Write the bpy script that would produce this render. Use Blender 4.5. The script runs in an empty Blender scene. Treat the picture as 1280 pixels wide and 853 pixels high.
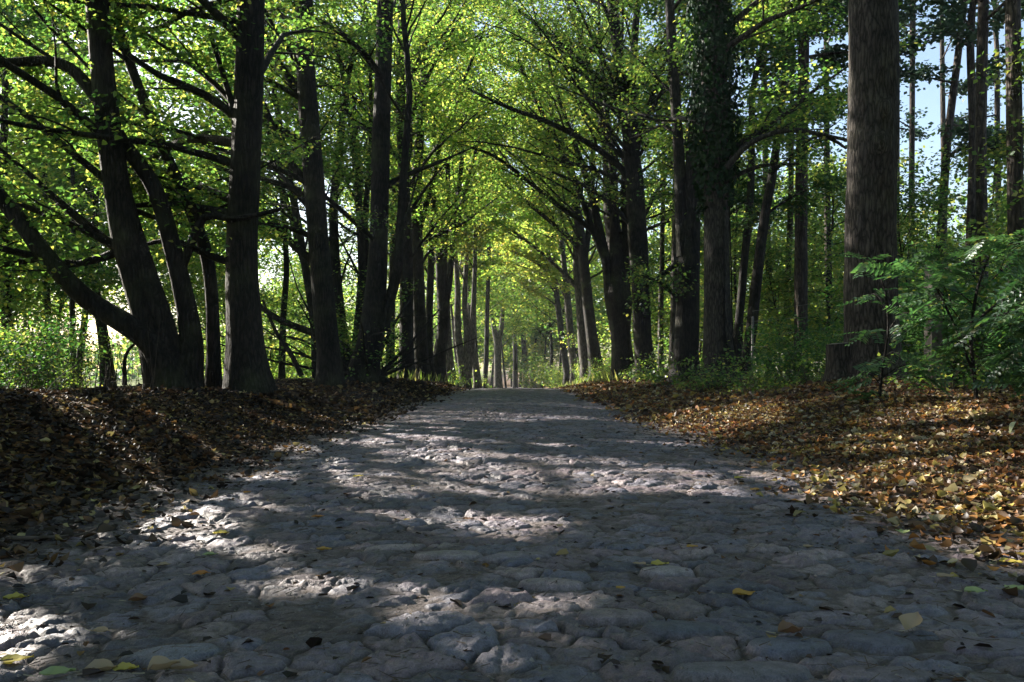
import bpy, math, random
import numpy as np

random.seed(11)
rng = np.random.default_rng(11)
C = bpy.context.scene.collection

# ------------------------------------------------------------------ camera numbers
F, HZ, CX, H = 1067.0, 462.0, 640.0, 0.6          # focal length, horizon row, centre column (1280 px frame), eye height


def P(px, py, Y):
    """point at distance Y that stands where the photograph's pixel looks"""
    return np.array([(px - CX) / F * Y, Y, H + (HZ - py) / F * Y])


def on_ground(px, py, z=0.0):
    Y = (H - z) * F / (py - HZ)
    return (px - CX) / F * Y, Y


SUN_EL = math.radians(25)
SUN_AZ = np.array([-0.80, 0.60])                   # towards the sun, on the ground
SUN = np.array([SUN_AZ[0] * math.cos(SUN_EL), SUN_AZ[1] * math.cos(SUN_EL), math.sin(SUN_EL)])


# ------------------------------------------------------------------ noise
def hsh(ix, iy, s):
    n = (ix.astype(np.int64) * 374761393 + iy.astype(np.int64) * 668265263 + s * 974711) & 0xffffffff
    n = ((n ^ (n >> 13)) * 1274126177) & 0xffffffff
    n = ((n ^ (n >> 16)) * 2246822519) & 0xffffffff
    return ((n ^ (n >> 15)) & 0xffffff) / float(0x1000000)


def vn(x, y, s=0):
    x = np.asarray(x, float); y = np.asarray(y, float)
    x, y = np.broadcast_arrays(x, y)
    ix = np.floor(x); iy = np.floor(y)
    fx = x - ix; fy = y - iy
    fx = fx * fx * (3 - 2 * fx); fy = fy * fy * (3 - 2 * fy)
    a = hsh(ix, iy, s); b = hsh(ix + 1, iy, s); c = hsh(ix, iy + 1, s); d = hsh(ix + 1, iy + 1, s)
    return (a * (1 - fx) + b * fx) * (1 - fy) + (c * (1 - fx) + d * fx) * fy


def fbm(x, y, s=0, o=3):
    t = 0; a = 0.5
    for k in range(o):
        t = t + a * vn(np.asarray(x) * 2 ** k, np.asarray(y) * 2 ** k, s + 17 * k); a *= 0.5
    return t / (1 - 0.5 ** o)


def ss(a, b, x):
    t = np.clip((np.asarray(x, float) - a) / (b - a), 0, 1)
    return t * t * (3 - 2 * t)


# ------------------------------------------------------------------ terrain
def road_z(y):
    return -1.7 * ss(23, 78, y)


def edge_half(x, y):
    return 2.03 + 0.28 * (vn(y * 0.55, np.sign(x) * 7.0 + 0 * y, 3) - 0.5) + 0.16 * (vn(y * 2.3, np.sign(x) * 3.0 + 0 * y, 5) - 0.5)


def ground_h(x, y):
    x = np.asarray(x, float); y = np.asarray(y, float)
    d = np.abs(x) - edge_half(x, y)
    steep = np.where(x < 0, 1.55 - 0.35 * np.exp(-((y - 5.6) / 2.2) ** 2), 2.7)
    bank = np.where(x < 0, 0.29, 0.33) * ss(-0.25, 1, d / steep)
    bank = bank + np.where(x < 0, 0.13, 0.0) * np.exp(-((x + 3.4) / 0.8) ** 2 - ((y - 5.7) / 1.5) ** 2)
    bank = bank - 0.10 * np.exp(-((x + 2.6) / 0.6) ** 2 - ((y - 8.3) / 1.4) ** 2)
    bank = bank + 0.18 * np.exp(-((x - 4.4) / 0.9) ** 2 - ((y - 10.7) / 1.2) ** 2)
    rough = ss(0.1, 1.0, d) * ((fbm(x * 0.9, y * 0.9, 21) - 0.5) * 0.16 + (fbm(x * 4, y * 4, 22) - 0.5) * 0.05)
    far = ss(9, 40, np.abs(x)) * (fbm(x * 0.05, y * 0.05, 23) - 0.5) * 1.2
    k = 1 - 0.45 * ss(0.3, 3, d)
    drop = np.where(x < 0, -0.55, -0.1) * ss(6.5, 14, np.abs(x))
    return road_z(y) * k + bank + rough + far + drop - 0.035 * (1 - ss(-0.3, 0.15, d))


PX = [  # stones that stand out: px, py, half length, half width, turn, height, colour
    (217, 800, .105, .062, .15, .034, (.14, .17, .20)), (1086, 786, .10, .062, -.25, .040, (.075, .088, .115)),
    (834, 709, .085, .05, .1, .050, (.25, .25, .245)), (851, 779, .105, .05, .15, .040, (.055, .075, .10)),
    (985, 795, .10, .05, .3, .036, (.09, .11, .14)), (1240, 790, .12, .07, 0, .036, (.12, .115, .14)),
    (930, 828, .14, .05, .05, .036, (.11, .12, .135)), (770, 767, .09, .05, .0, .045, (.17, .16, .165)),
    (490, 678, .10, .045, .1, .040, (.25, .235, .225)), (690, 727, .10, .05, -.05, .042, (.21, .20, .20)),
    (640, 692, .12, .05, .2, .045, (.16, .16, .17)), (95, 838, .12, .06, .2, .036, (.17, .165, .165)),
    (560, 690, .12, .05, -.1, .046, (.2, .195, .19)), (1100, 828, .11, .05, .1, .03, (.14, .135, .15)),
]


def road_surface(x, y):
    """height over the crown line and base colour of the cobbles"""
    wx = x + 0.055 * (fbm(x * 6, y * 6, 31) - 0.5) + 0.035 * (vn(x * 19, y * 19, 32) - 0.5)
    wy = y + 0.055 * (fbm(x * 6, y * 6, 33) - 0.5) + 0.035 * (vn(x * 19, y * 19, 34) - 0.5)
    sx, sy = 0.175, 0.112
    row = np.floor(wy / sy)
    u = wx / sx; v = wy / sy
    f1 = np.full(x.shape, 9.0); f2 = np.full(x.shape, 9.0)
    i1 = np.zeros(x.shape, np.int64); j1 = np.zeros(x.shape, np.int64)
    cx1 = np.zeros(x.shape); cy1 = np.zeros(x.shape)
    bu = np.floor(u); bv = np.floor(v)
    for dj in (-1, 0, 1):
        for di in (-2, -1, 0, 1, 2):
            jj = bv + dj; ii = bu + di
            cx = (ii + 0.5 + 0.5 * (jj % 2) + 0.75 * (hsh(ii, jj, 41) - 0.5)) * sx
            cy = (jj + 0.5 + 0.72 * (hsh(ii, jj, 42) - 0.5)) * sy
            wgt = 0.82 + 0.42 * hsh(ii, jj, 43)
            dd = np.hypot(wx - cx, (wy - cy) * 1.12) / wgt
            near = dd < f1
            f2 = np.where(near, f1, np.minimum(f2, dd))
            i1 = np.where(near, ii, i1).astype(np.int64); j1 = np.where(near, jj, j1).astype(np.int64)
            cx1 = np.where(near, cx, cx1); cy1 = np.where(near, cy, cy1)
            f1 = np.where(near, dd, f1)
    d = f2 - f1
    r1 = hsh(i1, j1, 51); r2 = hsh(i1, j1, 52); r3 = hsh(i1, j1, 53); r4 = hsh(i1, j1, 54)
    rise = np.clip(d / 0.040, 0, 1)
    dome = 1 - (1 - rise) ** 2.4
    hh = dome * (0.0095 + 0.0125 * r1) + rise * ((wx - cx1) * (r2 - 0.5) * 0.17 + (wy - cy1) * (r3 - 0.55) * 0.19)
    flat = np.clip(0.35 - (f1 / 0.1) ** 2, 0, 1) * 0.010
    hh = hh + flat
    facet = np.abs(fbm(x * 11, y * 14, 61) - 0.5)
    hh = hh + dome * (0.021 * (fbm(x * 14, y * 22, 62) - 0.5) - 0.024 * facet) + 0.011 * (fbm(x * 40, y * 58, 63, 4) - 0.5) - 0.006 * np.clip(1 - np.abs(vn(x * 22, y * 34, 64) - 0.5) * 9, 0, 1)
    tone = np.stack([0.155 + 0 * r4, 0.152 + 0 * r4, 0.163 + 0 * r4], -1)
    tone = np.where((r4 < 0.30)[..., None], np.array([.128, .142, .165]), tone)
    tone = np.where((r4 > 0.66)[..., None], np.array([.170, .148, .150]), tone)
    tone = np.where((r4 > 0.88)[..., None], np.array([.215, .200, .185]), tone)
    tone = np.where((np.abs(r4 - 0.5) < 0.03)[..., None], np.array([.085, .10, .125]), tone)
    tone = tone * np.array([0.84, 0.735, 0.87]) * (0.55 + 0.80 * r2)[..., None]
    spot = np.zeros(x.shape)
    for (px, py, a, b, t, ht, col) in PX:
        gx, gy = on_ground(px, py, 0.03)
        c, s = math.cos(t), math.sin(t)
        xx = (x - gx) * c + (y - gy) * s; yy = -(x - gx) * s + (y - gy) * c
        q = np.hypot(xx / a, yy / b) + 0.22 * (vn(x * 17, y * 17, int(px)) - 0.5)
        m = 1 - ss(0.86, 1.04, q)
        bump = .68 * ht * np.sqrt(np.clip(1 - 0.55 * q * q, 0, 1)) + 0.006 * (fbm(x * 15, y * 15, int(py)) - 0.5)
        moat = ss(0.9, 1.02, q) * (1 - ss(1.1, 1.45, q))
        hh = hh * (1 - m) + bump * m - 0.012 * moat
        tone = tone * (1 - m)[..., None] + np.array(col) * np.array([.98, .86, .98]) * m[..., None]
        spot = np.maximum(spot, m)
    dirt = -0.003 + 0.018 * fbm(x * 1.6, y * 1.6, 71) + 0.012 * (fbm(x * 7, y * 7, 72) - 0.5) + 0.014 * (fbm(x * 22, y * 30, 70, 4) - 0.5)
    dirt = dirt + 0.028 * ss(1.25, 1.95, np.abs(x) + 0.5 * (fbm(x * 1.1, y * 1.1, 73) - 0.5)) * (1 - 0.8 * spot)
    k = 0.005
    under = np.clip(0.5 + 0.5 * (dirt - hh) / k, 0, 1)           # 1 = dirt on top
    z = hh * (1 - under) + dirt * under + k * under * (1 - under)
    z = z + under * (0.004 * (vn(x * 45, y * 50, 75) - 0.5) + 0.004 * (vn(x * 90, y * 95, 76) - 0.5))
    soil = np.array([.100, .082, .080]) * (0.75 + 0.55 * fbm(x * 9, y * 9, 74))[..., None]
    dust = np.clip(0.30 * fbm(x * 5, y * 5, 77) + 0.2 * (1 - dome), 0, 1)[..., None]
    col = tone * (1 - dust) + soil * dust
    col = col * (1 - under[..., None]) + soil * under[..., None]
    col = col * (0.82 + 0.36 * vn(x * 40, y * 40, 78))[..., None]
    crack = (1 - ss(0.002, 0.014, d + 0.010 * (fbm(x * 30, y * 30, 80) - 0.5))) * ss(.34, .56, fbm(x * 3.2, y * 3.2, 81)) * (1 - spot) * (1 - .55 * under)
    z = z - 0.012 * crack
    col = col * (1 - 0.72 * crack)[..., None]
    camber = -0.012 * x * x + 0.05 * (fbm(x * 0.7, y * 0.5, 79) - 0.5)
    return z + camber, col, under


def road_h(x, y):
    x = np.atleast_1d(np.asarray(x, float)); y = np.atleast_1d(np.asarray(y, float))
    z, _, _ = road_surface(x, y)
    return z + road_z(y) - sink(x, y)


def sink(x, y):
    return 0.10 * ss(-0.15, 0.35, np.abs(x) - edge_half(x, y))


def top_h(x, y):
    x = np.atleast_1d(np.asarray(x, float)); y = np.atleast_1d(np.asarray(y, float))
    g = ground_h(x, y)
    m = np.abs(x) < 2.4
    if m.any():
        g = g.copy(); g[m] = np.maximum(g[m], road_h(x[m], y[m]))
    return g


# ------------------------------------------------------------------ mesh plumbing
def mesh_np(name, verts, faces, smooth=False):
    """faces: array (n,3|4) or list of such arrays"""
    me = bpy.data.meshes.new(name)
    fl = [f for f in (faces if isinstance(faces, list) else [faces]) if len(f)]
    verts = np.asarray(verts, np.float32)
    me.vertices.add(len(verts)); me.vertices.foreach_set('co', verts.ravel())
    loops = np.concatenate([f.ravel() for f in fl]).astype(np.int32)
    sizes = np.concatenate([np.full(len(f), f.shape[1], np.int32) for f in fl])
    starts = np.concatenate([[0], np.cumsum(sizes)[:-1]]).astype(np.int32)
    me.loops.add(len(loops)); me.loops.foreach_set('vertex_index', loops)
    me.polygons.add(len(sizes)); me.polygons.foreach_set('loop_start', starts)
    try:
        me.polygons.foreach_set('loop_total', sizes)
    except Exception:
        pass
    me.polygons.foreach_set('use_smooth', np.full(len(sizes), smooth, bool))
    me.update(calc_edges=True)
    return me


def obj(name, me, mat, parent=None):
    o = bpy.data.objects.new(name, me)
    C.objects.link(o)
    if mat is not None:
        me.materials.append(mat)
    if parent is not None:
        o.parent = parent
    return o


def tag(o, label=None, cat=None, group=None, kind=None):
    if label: o['label'] = label
    if cat: o['category'] = cat
    if group: o['group'] = group
    if kind: o['kind'] = kind
    return o


def thing(name, label, cat, loc, group=None):
    o = bpy.data.objects.new(name, None)
    C.objects.link(o); o.location = loc; o.empty_display_size = 0.2
    return tag(o, label, cat, group)


def dup(root, loc, rz, sc, label, group):
    r = root.copy(); C.objects.link(r)
    r.location = loc; r.rotation_euler = (0, 0, rz); r.scale = sc
    r['label'] = label
    if group: r['group'] = group
    for ch in list(root.children):
        c = ch.copy(); C.objects.link(c); c.parent = r
    return r


class Tubes:
    def __init__(self):
        self.v, self.q, self.t, self.n = [], [], [], 0

    def add(self, v, q=None, t=None):
        self.v.append(v)
        if q is not None: self.q.append(q + self.n)
        if t is not None: self.t.append(t + self.n)
        self.n += len(v)

    def tube(self, pts, rad, n=8, mul=None):
        pts = np.asarray(pts, float); m = len(pts)
        tg = np.gradient(pts, axis=0)
        tg /= np.linalg.norm(tg, axis=1)[:, None] + 1e-9
        u = np.cross(tg[0], [0, 1, 0]) if abs(tg[0][1]) < 0.9 else np.cross(tg[0], [1, 0, 0])
        U = np.empty((m, 3))
        for i in range(m):
            u = u - tg[i] * u.dot(tg[i]); u = u / (np.linalg.norm(u) + 1e-9); U[i] = u
        V = np.cross(tg, U)
        a = np.linspace(0, 2 * math.pi, n, endpoint=False)
        r = np.asarray(rad, float)[:, None] * (mul if mul is not None else 1.0)
        r = np.broadcast_to(r, (m, n))
        v = pts[:, None] + r[..., None] * (np.cos(a)[None, :, None] * U[:, None] + np.sin(a)[None, :, None] * V[:, None])
        i = np.arange(m - 1)[:, None] * n; j = np.arange(n)[None]
        q = np.stack([i + j, i + (j + 1) % n, i + n + (j + 1) % n, i + n + j], -1).reshape(-1, 4)
        self.add(v.reshape(-1, 3), q)

    def prisms(self, a, b, r, sift=None):
        """many straight three-sided twigs at once"""
        if sift is not None and len(a):
            k = ~sift((a + b) / 2); a, b, r = a[k], b[k], r[k]
        if not len(a): return
        d = b - a; d = d / (np.linalg.norm(d, axis=1)[:, None] + 1e-9)
        u = np.cross(d, np.array([0.31, 0.2, 0.93])); u /= np.linalg.norm(u, axis=1)[:, None] + 1e-9
        w = np.cross(d, u)
        vs = []
        for base, k in ((a, 1.0), (b, 0.35)):
            for t in range(3):
                ang = t * 2.0944
                vs.append(base + (r * k)[:, None] * (math.cos(ang) * u + math.sin(ang) * w))
        v = np.stack(vs, 1)                                   # N,6,3
        N = len(a); o = np.arange(N)[:, None, None] * 6
        q = np.array([[0, 1, 4, 3], [1, 2, 5, 4], [2, 0, 3, 5]])[None] + o
        self.add(v.reshape(-1, 3), q.reshape(-1, 4))

    def mesh(self, name, smooth=True, origin=(0, 0, 0)):
        f = []
        if self.q: f.append(np.concatenate(self.q))
        if self.t: f.append(np.concatenate(self.t))
        return mesh_np(name, np.concatenate(self.v) - np.asarray(origin), f, smooth)


def spline(ctrl, ds):
    ctrl = np.asarray(ctrl, float)
    if len(ctrl) == 2:
        ctrl = np.array([ctrl[0], (ctrl[0] + ctrl[1]) / 2, ctrl[1]])
    p = np.concatenate([[2 * ctrl[0] - ctrl[1]], ctrl, [2 * ctrl[-1] - ctrl[-2]]])
    out = []
    for i in range(1, len(p) - 2):
        L = np.linalg.norm((p[i + 1] - p[i])[:3]); k = max(2, int(L / ds))
        t = np.linspace(0, 1, k, endpoint=False)[:, None]
        out.append(0.5 * (2 * p[i] + (p[i + 1] - p[i - 1]) * t + (2 * p[i - 1] - 5 * p[i] + 4 * p[i + 1] - p[i + 2]) * t ** 2
                          + (-p[i - 1] + 3 * p[i] - 3 * p[i + 1] + p[i + 2]) * t ** 3))
    out.append(ctrl[-1:])
    return np.concatenate(out)


def leaf_mesh(name, c, u, n, s, origin=(0, 0, 0), detail=False, wide=0.42, fold=0.12, lcurl=0.0):
    """one small folded face per leaf"""
    u = u / (np.linalg.norm(u, axis=1)[:, None] + 1e-9)
    n = n - u * np.sum(n * u, 1)[:, None]; n /= np.linalg.norm(n, axis=1)[:, None] + 1e-9
    w = np.cross(n, u); s_ = s[:, None]
    N = len(c); o = np.arange(N)[:, None, None]
    if detail == 'fine':
        f = (np.ones((N, 1)) * fold) * s_ * n; lc = (np.ones((N, 1)) * lcurl) * s_ * n; vs_ = []
        for t, hw in ((0, .03), (.18, .62), (.45, 1.0), (.72, .78), (.91, .30), (1.0, .02)):
            mid = c + s_ * (t - .5) * u + lc * (t - .45) ** 2 * 2.2
            vs_ += [mid + s_ * hw * wide * w + f * hw ** 1.5, mid, mid - s_ * hw * wide * w + f * hw ** 1.5]
        v = np.stack(vs_, 1)
        q = np.array([[r * 3 + k, r * 3 + k + 1, r * 3 + k + 4, r * 3 + k + 3] for r in range(5) for k in (0, 1)])[None] + o * 18
    elif detail:
        f = fold * s_ * n
        v = np.stack([c, c + s_ * (0.22 * u + wide * w) + f, c + s_ * (0.66 * u + 0.78 * wide * w) + f * 0.8, c + s_ * u - f * .6,
                      c + s_ * (0.66 * u - 0.78 * wide * w) + f * 0.8, c + s_ * (0.22 * u - wide * w) + f], 1)
        q = np.array([[0, 3, 2, 1], [0, 5, 4, 3]])[None] + o * 6
    else:
        v = np.stack([c, c + s_ * (0.42 * u + wide * w), c + s_ * u, c + s_ * (0.42 * u - wide * w)], 1)
        q = np.array([[0, 3, 2, 1]])[None] + o * 4
    return mesh_np(name, v.reshape(-1, 3) - np.asarray(origin), q.reshape(-1, 4), detail == 'fine')


# ------------------------------------------------------------------ materials
def new_mat(name):
    m = bpy.data.materials.new(name); m.use_nodes = True
    nt = m.node_tree; nt.nodes.clear()
    out = nt.nodes.new('ShaderNodeOutputMaterial')
    return m, nt, out


def N(nt, t, **kw):
    n = nt.nodes.new(t)
    for k, v in kw.items():
        if k.startswith('i_'):
            n.inputs[k[2:].replace('_', ' ')].default_value = v
        else:
            setattr(n, k, v)
    return n


def ramp(nt, stops, interp='LINEAR'):
    r = nt.nodes.new('ShaderNodeValToRGB'); r.color_ramp.interpolation = interp
    e = r.color_ramp.elements
    while len(e) < len(stops): e.new(0.5)
    for el, (p, c) in zip(e, stops):
        el.position = p; el.color = (*c, 1)
    return r


def leaf_material(name, stops, trans=0.55, rough=0.5, gloss=0.04, vary=0.25, tboost=1.25):
    m, nt, out = new_mat(name); L = nt.links.new
    g = N(nt, 'ShaderNodeNewGeometry')
    cr = ramp(nt, stops); L(g.outputs['Random Per Island'], cr.inputs[0])
    oi = N(nt, 'ShaderNodeObjectInfo')
    mr = N(nt, 'ShaderNodeMapRange'); L(oi.outputs['Random'], mr.inputs['Value'])
    mr.inputs['To Min'].default_value = 1 - vary; mr.inputs['To Max'].default_value = 1 + vary
    tc = N(nt, 'ShaderNodeTexCoord')
    nz = N(nt, 'ShaderNodeTexNoise'); nz.inputs['Scale'].default_value = 0.9; nz.inputs['Detail'].default_value = 2
    L(tc.outputs['Object'], nz.inputs['Vector'])
    hs = N(nt, 'ShaderNodeHueSaturation'); L(cr.outputs[0], hs.inputs['Color']); L(mr.outputs[0], hs.inputs['Value'])
    mh = N(nt, 'ShaderNodeMapRange'); L(nz.outputs['Fac'], mh.inputs['Value'])
    mh.inputs['From Min'].default_value = 0.3; mh.inputs['From Max'].default_value = 0.7
    mh.inputs['To Min'].default_value = 0.485; mh.inputs['To Max'].default_value = 0.515
    L(mh.outputs[0], hs.inputs['Hue'])
    d = N(nt, 'ShaderNodeBsdfDiffuse'); L(hs.outputs[0], d.inputs['Color'])
    t = N(nt, 'ShaderNodeBsdfTranslucent')
    br = N(nt, 'ShaderNodeMix', data_type='RGBA', blend_type='MULTIPLY'); br.inputs[0].default_value = 1
    L(hs.outputs[0], br.inputs[6]); br.inputs[7].default_value = (tboost * 0.96, tboost, tboost * 0.8, 1)
    L(br.outputs[2], t.inputs['Color'])
    mx = N(nt, 'ShaderNodeMixShader'); mx.inputs[0].default_value = trans
    L(d.outputs[0], mx.inputs[1]); L(t.outputs[0], mx.inputs[2])
    gl = N(nt, 'ShaderNodeBsdfGlossy'); gl.inputs['Roughness'].default_value = rough; gl.inputs['Color'].default_value = (.8, .85, .9, 1)
    m2 = N(nt, 'ShaderNodeMixShader'); m2.inputs[0].default_value = gloss
    L(mx.outputs[0], m2.inputs[1]); L(gl.outputs[0], m2.inputs[2]); L(m2.outputs[0], out.inputs[0])
    return m


def bark_material(name, c1, c2, moss=(0.06, 0.075, 0.03), mossy=0.35, scale=1.0, strength=0.9):
    m, nt, out = new_mat(name); L = nt.links.new
    tc = N(nt, 'ShaderNodeTexCoord')
    mp = N(nt, 'ShaderNodeMapping'); mp.inputs['Scale'].default_value = (16 * scale, 16 * scale, 3.0 * scale)
    L(tc.outputs['Object'], mp.inputs[0])
    nw = N(nt, 'ShaderNodeTexNoise'); nw.inputs['Scale'].default_value = 1.2; nw.inputs['Detail'].default_value = 3
    L(mp.outputs[0], nw.inputs['Vector'])
    vo = N(nt, 'ShaderNodeTexVoronoi', feature='DISTANCE_TO_EDGE'); vo.inputs['Scale'].default_value = 1.0
    ad = N(nt, 'ShaderNodeMix', data_type='RGBA', blend_type='LINEAR_LIGHT'); ad.inputs[0].default_value = 0.55
    L(mp.outputs[0], ad.inputs[6]); L(nw.outputs['Color'], ad.inputs[7]); L(ad.outputs[2], vo.inputs['Vector'])
    n2 = N(nt, 'ShaderNodeTexNoise'); n2.inputs['Scale'].default_value = 5; n2.inputs['Detail'].default_value = 6
    L(mp.outputs[0], n2.inputs['Vector'])
    rg = N(nt, 'ShaderNodeMapRange'); L(vo.outputs['Distance'], rg.inputs['Value'])
    rg.inputs['From Max'].default_value = 0.28
    hgt = N(nt, 'ShaderNodeMath', operation='MULTIPLY_ADD'); L(n2.outputs['Fac'], hgt.inputs[0]); hgt.inputs[1].default_value = 0.5
    L(rg.outputs[0], hgt.inputs[2])
    cr = ramp(nt, [(0.15, c1), (1.15 / 1.5, c2)]); hm = N(nt, 'ShaderNodeMath', operation='DIVIDE'); hm.inputs[1].default_value = 1.5
    L(hgt.outputs[0], hm.inputs[0]); L(hm.outputs[0], cr.inputs[0])
    nm = N(nt, 'ShaderNodeTexNoise'); nm.inputs['Scale'].default_value = 1.6; nm.inputs['Detail'].default_value = 5
    L(tc.outputs['Object'], nm.inputs['Vector'])
    mm = N(nt, 'ShaderNodeMapRange'); L(nm.outputs['Fac'], mm.inputs['Value'])
    mm.inputs['From Min'].default_value = 0.5; mm.inputs['From Max'].default_value = 0.72; mm.inputs['To Max'].default_value = mossy
    mc = N(nt, 'ShaderNodeMix', data_type='RGBA'); L(mm.outputs[0], mc.inputs[0]); L(cr.outputs[0], mc.inputs[6])
    mc.inputs[7].default_value = (*moss, 1)
    n3 = N(nt, 'ShaderNodeTexNoise'); n3.inputs['Scale'].default_value = 3.2; n3.inputs['Detail'].default_value = 6; n3.inputs['Roughness'].default_value = .7
    L(tc.outputs['Object'], n3.inputs['Vector'])
    m3 = N(nt, 'ShaderNodeMapRange'); L(n3.outputs['Fac'], m3.inputs['Value']); m3.inputs['From Min'].default_value = .3; m3.inputs['From Max'].default_value = .7
    m3.inputs['To Min'].default_value = .45; m3.inputs['To Max'].default_value = 1.5
    h3 = N(nt, 'ShaderNodeHueSaturation'); L(mc.outputs[2], h3.inputs['Color']); L(m3.outputs[0], h3.inputs['Value'])
    b = N(nt, 'ShaderNodeBsdfPrincipled'); L(h3.outputs[0], b.inputs['Base Color'])
    b.inputs['Roughness'].default_value = 0.85; b.inputs['Specular IOR Level'].default_value = 0.25
    bp = N(nt, 'ShaderNodeBump'); bp.inputs['Strength'].default_value = strength; bp.inputs['Distance'].default_value = 0.02 / scale
    L(hgt.outputs[0], bp.inputs['Height']); L(bp.outputs[0], b.inputs['Normal']); L(b.outputs[0], out.inputs[0])
    return m


M = {}
M['bark'] = bark_material('lime_bark', (.006, .005, .005), (.023, .019, .017), scale=1.25)
M['bark_big'] = bark_material('furrowed_bark', (.009, .008, .007), (.062, .052, .046), mossy=0.15, scale=1.5, strength=1.0)
M['bark_pine'] = bark_material('pine_bark', (.015, .012, .010), (.066, .050, .041), mossy=0.12, scale=0.8)
M['bark_grey'] = bark_material('grey_bark', (.022, .019, .017), (.095, .084, .073), mossy=0.3, scale=0.8)
G0, G1, G2, G3 = (.026, .062, .014), (.056, .112, .022), (.110, .165, .028), (.240, .220, .050)
M['leaf'] = leaf_material('lime_leaves', [(0, G0), (.40, G1), (.80, G2), (1, G3)], trans=.6, tboost=2.5)
M['leaf_light'] = leaf_material('lime_leaves_yellowing', [(0, (.052, .110, .020)), (.4, (.096, .168, .030)), (.78, (.160, .212, .042)), (1, (.32, .28, .06))], trans=.64, tboost=2.4)
M['leaf_gold'] = leaf_material('golden_autumn_leaves', [(0, (.085, .145, .028)), (.45, (.145, .195, .036)), (.85, (.23, .235, .05)), (1, (.34, .26, .06))], trans=.62, tboost=2.0)
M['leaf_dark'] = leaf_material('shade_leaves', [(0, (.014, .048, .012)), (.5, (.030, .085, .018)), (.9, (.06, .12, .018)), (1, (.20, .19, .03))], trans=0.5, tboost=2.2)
M['leaf_blue'] = leaf_material('robinia_leaves', [(0, (.020, .062, .022)), (.6, (.040, .100, .030)), (.93, (.060, .130, .036)), (1, (.16, .17, .04))], trans=0.45, gloss=0.06, vary=.1, tboost=2.0)
M['needle'] = leaf_material('pine_needles', [(0, (.016, .045, .022)), (1, (.045, .085, .04))], trans=0.3)
M['ivy'] = leaf_material('ivy_leaves', [(0, (.006, .022, .006)), (1, (.018, .046, .012))], trans=0.2, gloss=0.015)
M['grass'] = leaf_material('verge_grass', [(0, (.06, .11, .02)), (.6, (.13, .17, .03)), (1, (.32, .28, .10))])
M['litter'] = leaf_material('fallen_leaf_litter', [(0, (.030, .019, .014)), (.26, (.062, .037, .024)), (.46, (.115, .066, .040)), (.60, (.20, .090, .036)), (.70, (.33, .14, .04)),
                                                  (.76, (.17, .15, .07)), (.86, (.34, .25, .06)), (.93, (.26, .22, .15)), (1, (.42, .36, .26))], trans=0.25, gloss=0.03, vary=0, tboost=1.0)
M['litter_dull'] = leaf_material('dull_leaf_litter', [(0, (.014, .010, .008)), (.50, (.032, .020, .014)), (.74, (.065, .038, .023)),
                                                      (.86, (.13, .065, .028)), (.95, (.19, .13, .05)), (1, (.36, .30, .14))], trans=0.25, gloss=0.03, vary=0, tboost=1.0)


def plain(name, col, rough=0.8, noise=0.0, scale=20.0, spec=0.3):
    m, nt, out = new_mat(name); L = nt.links.new
    b = N(nt, 'ShaderNodeBsdfPrincipled'); b.inputs['Roughness'].default_value = rough; b.inputs['Specular IOR Level'].default_value = spec
    tc = N(nt, 'ShaderNodeTexCoord'); nz = N(nt, 'ShaderNodeTexNoise'); nz.inputs['Scale'].default_value = scale; nz.inputs['Detail'].default_value = 5
    L(tc.outputs['Object'], nz.inputs['Vector'])
    a = tuple(c * (1 - noise) for c in col); c2 = tuple(min(1, c * (1 + noise)) for c in col)
    cr = ramp(nt, [(.3, a), (.7, c2)]); L(nz.outputs['Fac'], cr.inputs[0]); L(cr.outputs[0], b.inputs['Base Color'])
    bp = N(nt, 'ShaderNodeBump'); bp.inputs['Strength'].default_value = .4; bp.inputs['Distance'].default_value = .01
    L(nz.outputs['Fac'], bp.inputs['Height']); L(bp.outputs[0], b.inputs['Normal']); L(b.outputs[0], out.inputs[0])
    return m


M['twig'] = plain('dead_twig', (.07, .055, .045), .9, .4)
M['straw'] = plain('dry_straw', (.36, .31, .23), .8, .3)
M['post_wood'] = plain('weathered_wood', (.13, .115, .10), .9, .4, 14)
M['metal'] = plain('galvanised_wire', (.12, .12, .12), .6, .3, 30, .4)

# road
m, nt, out = new_mat('cobblestone'); L = nt.links.new
at = N(nt, 'ShaderNodeAttribute', attribute_name='stone')
dm = N(nt, 'ShaderNodeAttribute', attribute_name='soil')
tc = N(nt, 'ShaderNodeTexCoord')
n1 = N(nt, 'ShaderNodeTexNoise'); n1.inputs['Scale'].default_value = 55; n1.inputs['Detail'].default_value = 7; n1.inputs['Roughness'].default_value = .65
n2 = N(nt, 'ShaderNodeTexNoise'); n2.inputs['Scale'].default_value = 260; n2.inputs['Detail'].default_value = 4
L(tc.outputs['Object'], n1.inputs['Vector']); L(tc.outputs['Object'], n2.inputs['Vector'])
mr = N(nt, 'ShaderNodeMapRange'); L(n1.outputs['Fac'], mr.inputs['Value']); mr.inputs['From Min'].default_value = .25; mr.inputs['From Max'].default_value = .75
mr.inputs['To Min'].default_value = .55; mr.inputs['To Max'].default_value = 1.4
mr2 = N(nt, 'ShaderNodeMapRange'); L(n2.outputs['Fac'], mr2.inputs['Value']); mr2.inputs['From Min'].default_value = .3; mr2.inputs['From Max'].default_value = .7
mr2.inputs['To Min'].default_value = .7; mr2.inputs['To Max'].default_value = 1.3
mu = N(nt, 'ShaderNodeMath', operation='MULTIPLY'); L(mr.outputs[0], mu.inputs[0]); L(mr2.outputs[0], mu.inputs[1])
hs = N(nt, 'ShaderNodeHueSaturation'); L(at.outputs['Color'], hs.inputs['Color']); L(mu.outputs[0], hs.inputs['Value'])
b = N(nt, 'ShaderNodeBsdfPrincipled'); L(hs.outputs[0], b.inputs['Base Color'])
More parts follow.
